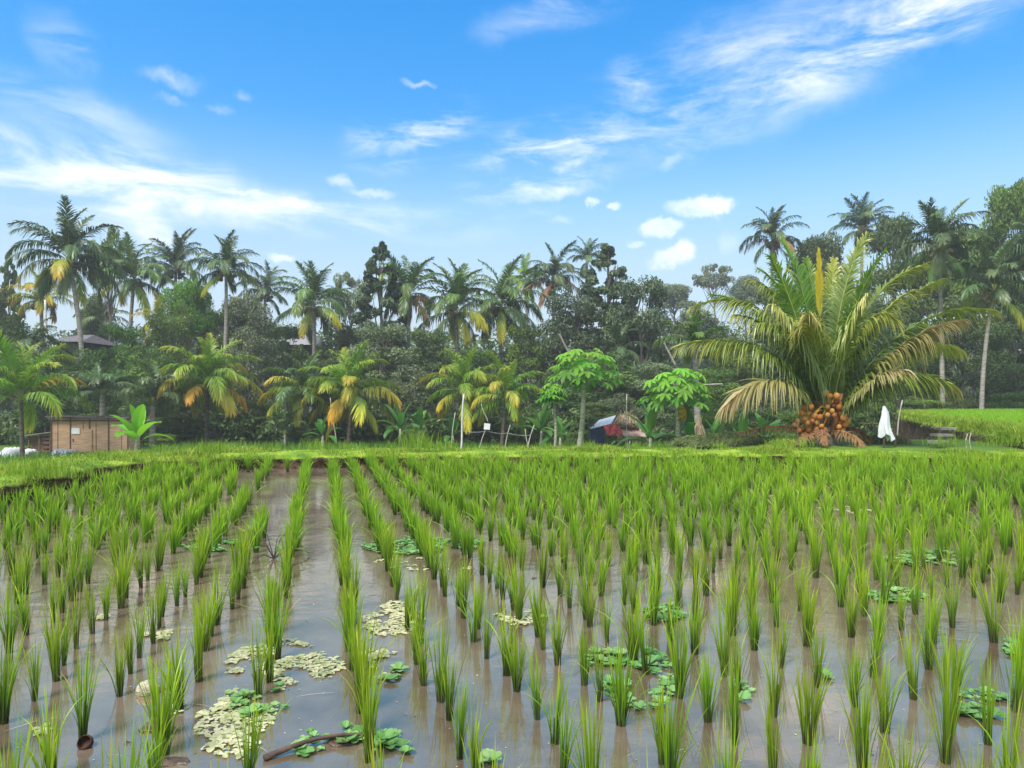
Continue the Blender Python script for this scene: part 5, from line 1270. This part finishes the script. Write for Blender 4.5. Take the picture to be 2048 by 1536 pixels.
# heap of cut grass, pile of yellow leaves, stones, old stump
def heap(px, py, d, wx, wy, hh, n, blen, m_, label, seed, z0=.1):
    r = np.random.RandomState(seed); c = np.array([XW(px, d), d, z0]); mb = MB(); q = np.sqrt(r.rand(n)); a_ = r.rand(n) * 6.28
    x = np.cos(a_) * q * wx; y = np.sin(a_) * q * wy; z = hh * (1 - q ** 2) * (.9 + .2 * r.rand(n)); d_ = norm(np.stack([x * 1.0 + r.randn(n) * .4, y + r.randn(n) * .4, r.randn(n) * .1 - .25], 1))
    s = np.linspace(0, 1, 3)[None, :, None]; Pt = np.stack([x, y, z], 1)[:, None] + d_[:, None] * blen * s; Pt[:, 1, 2] += blen * .2
    ribbons(mb, Pt, np.full((n, 3), .009) * np.array([1, 1, .2]), norm(r.randn(n, 3))[:, None], a=r.rand(n, 1).repeat(3, 1))
    sphere(mb, (0, 0, 0), 1, u=20, v=10, sq=(wx * .97, wy * .97, hh * .92), a=.1)
    return tag(mb.build('grass_heap', m_, loc=c), label, 'heap')
M_heap = leafmat('cut_grass', [(0, (.07, .10, .03)), (.5, (.13, .18, .05)), (1, (.26, .30, .10))], .2, 0, .7, 0)
M_heapy = leafmat('yellow_cut_leaves', [(0, (.10, .17, .02)), (.5, (.28, .38, .05)), (1, (.46, .50, .10))], .3, 0, .6, 0)
heap(1470, 880, 19.5, 1.15, .9, .36, 5200, .20, M_heap, 'rounded heap of cut green grass left of the fruiting palm', 1)
heap(1395, 880, 20.5, .7, .6, .22, 2200, .18, M_heap, 'low grass mound at the left of the bigger heap', 2)
heap(1572, 880, 18.2, .55, .4, .26, 1500, .2, M_heapy, 'pile of yellow green leaves in front of the coconuts', 3)
heap(1770, 885, 19.5, .7, .5, .30, 1800, .2, M_heap, 'grassy mound behind the white cloth', 4)
heap(1262, 885, 24, .9, .5, .25, 1500, .2, M_heap, 'low grassy mound in front of the shack', 5, -.9)
M_slab = surf('stone_slab', (.20, .19, .16), (.34, .32, .28), 8, .9)
for i, (x, y) in enumerate([(1890, 857), (1883, 870), (1878, 884)]):
    d = 18.6 - i * .45; mb = MB(); box(mb, (0, 0, 0), (.42, .3, .06), rz=.1 * i); o = mb.build('stone_step', M_slab, loc=P(x, y, d))
    tag(o, ['top', 'middle', 'bottom'][i] + ' one of three flat stone steps set in the terrace face', 'step', 'stone steps in the terrace face')
mb = MB(); r = np.random.RandomState(6)
for k in range(14): a_ = k * .45; tube(mb, [(0, 0, 0), (math.cos(a_) * .16, math.sin(a_) * .12, -.28 - .1 * r.rand()), (math.cos(a_) * .22 + .1, math.sin(a_) * .15, -.75)], [.03, .025, .01], 5)
tube(mb, [(0.05, 0, -1.6), (0, 0, .05)], [.14, .1], 8)
tag(mb.build('dead_stump', M_thatch, loc=P(1398, 838, 27)), 'grey dead stump with hanging fibres beside the yellow banana leaf', 'stump')

# ================================================================== air
def haze(dens):
    m, t, o = mat('haze_air'); v = t.nodes.new('ShaderNodeVolumePrincipled'); v.inputs['Color'].default_value = (.95, .97, 1.0, 1); v.inputs['Density'].default_value = dens; v.inputs['Anisotropy'].default_value = .2
    t.links.new(v.outputs[0], o.inputs['Volume']); mb = MB(); box(mb, (0, 420, 8.5), (900, 1000, 24)); h = mb.build('haze', m); tag(h, kind='stuff')
haze(.0011)
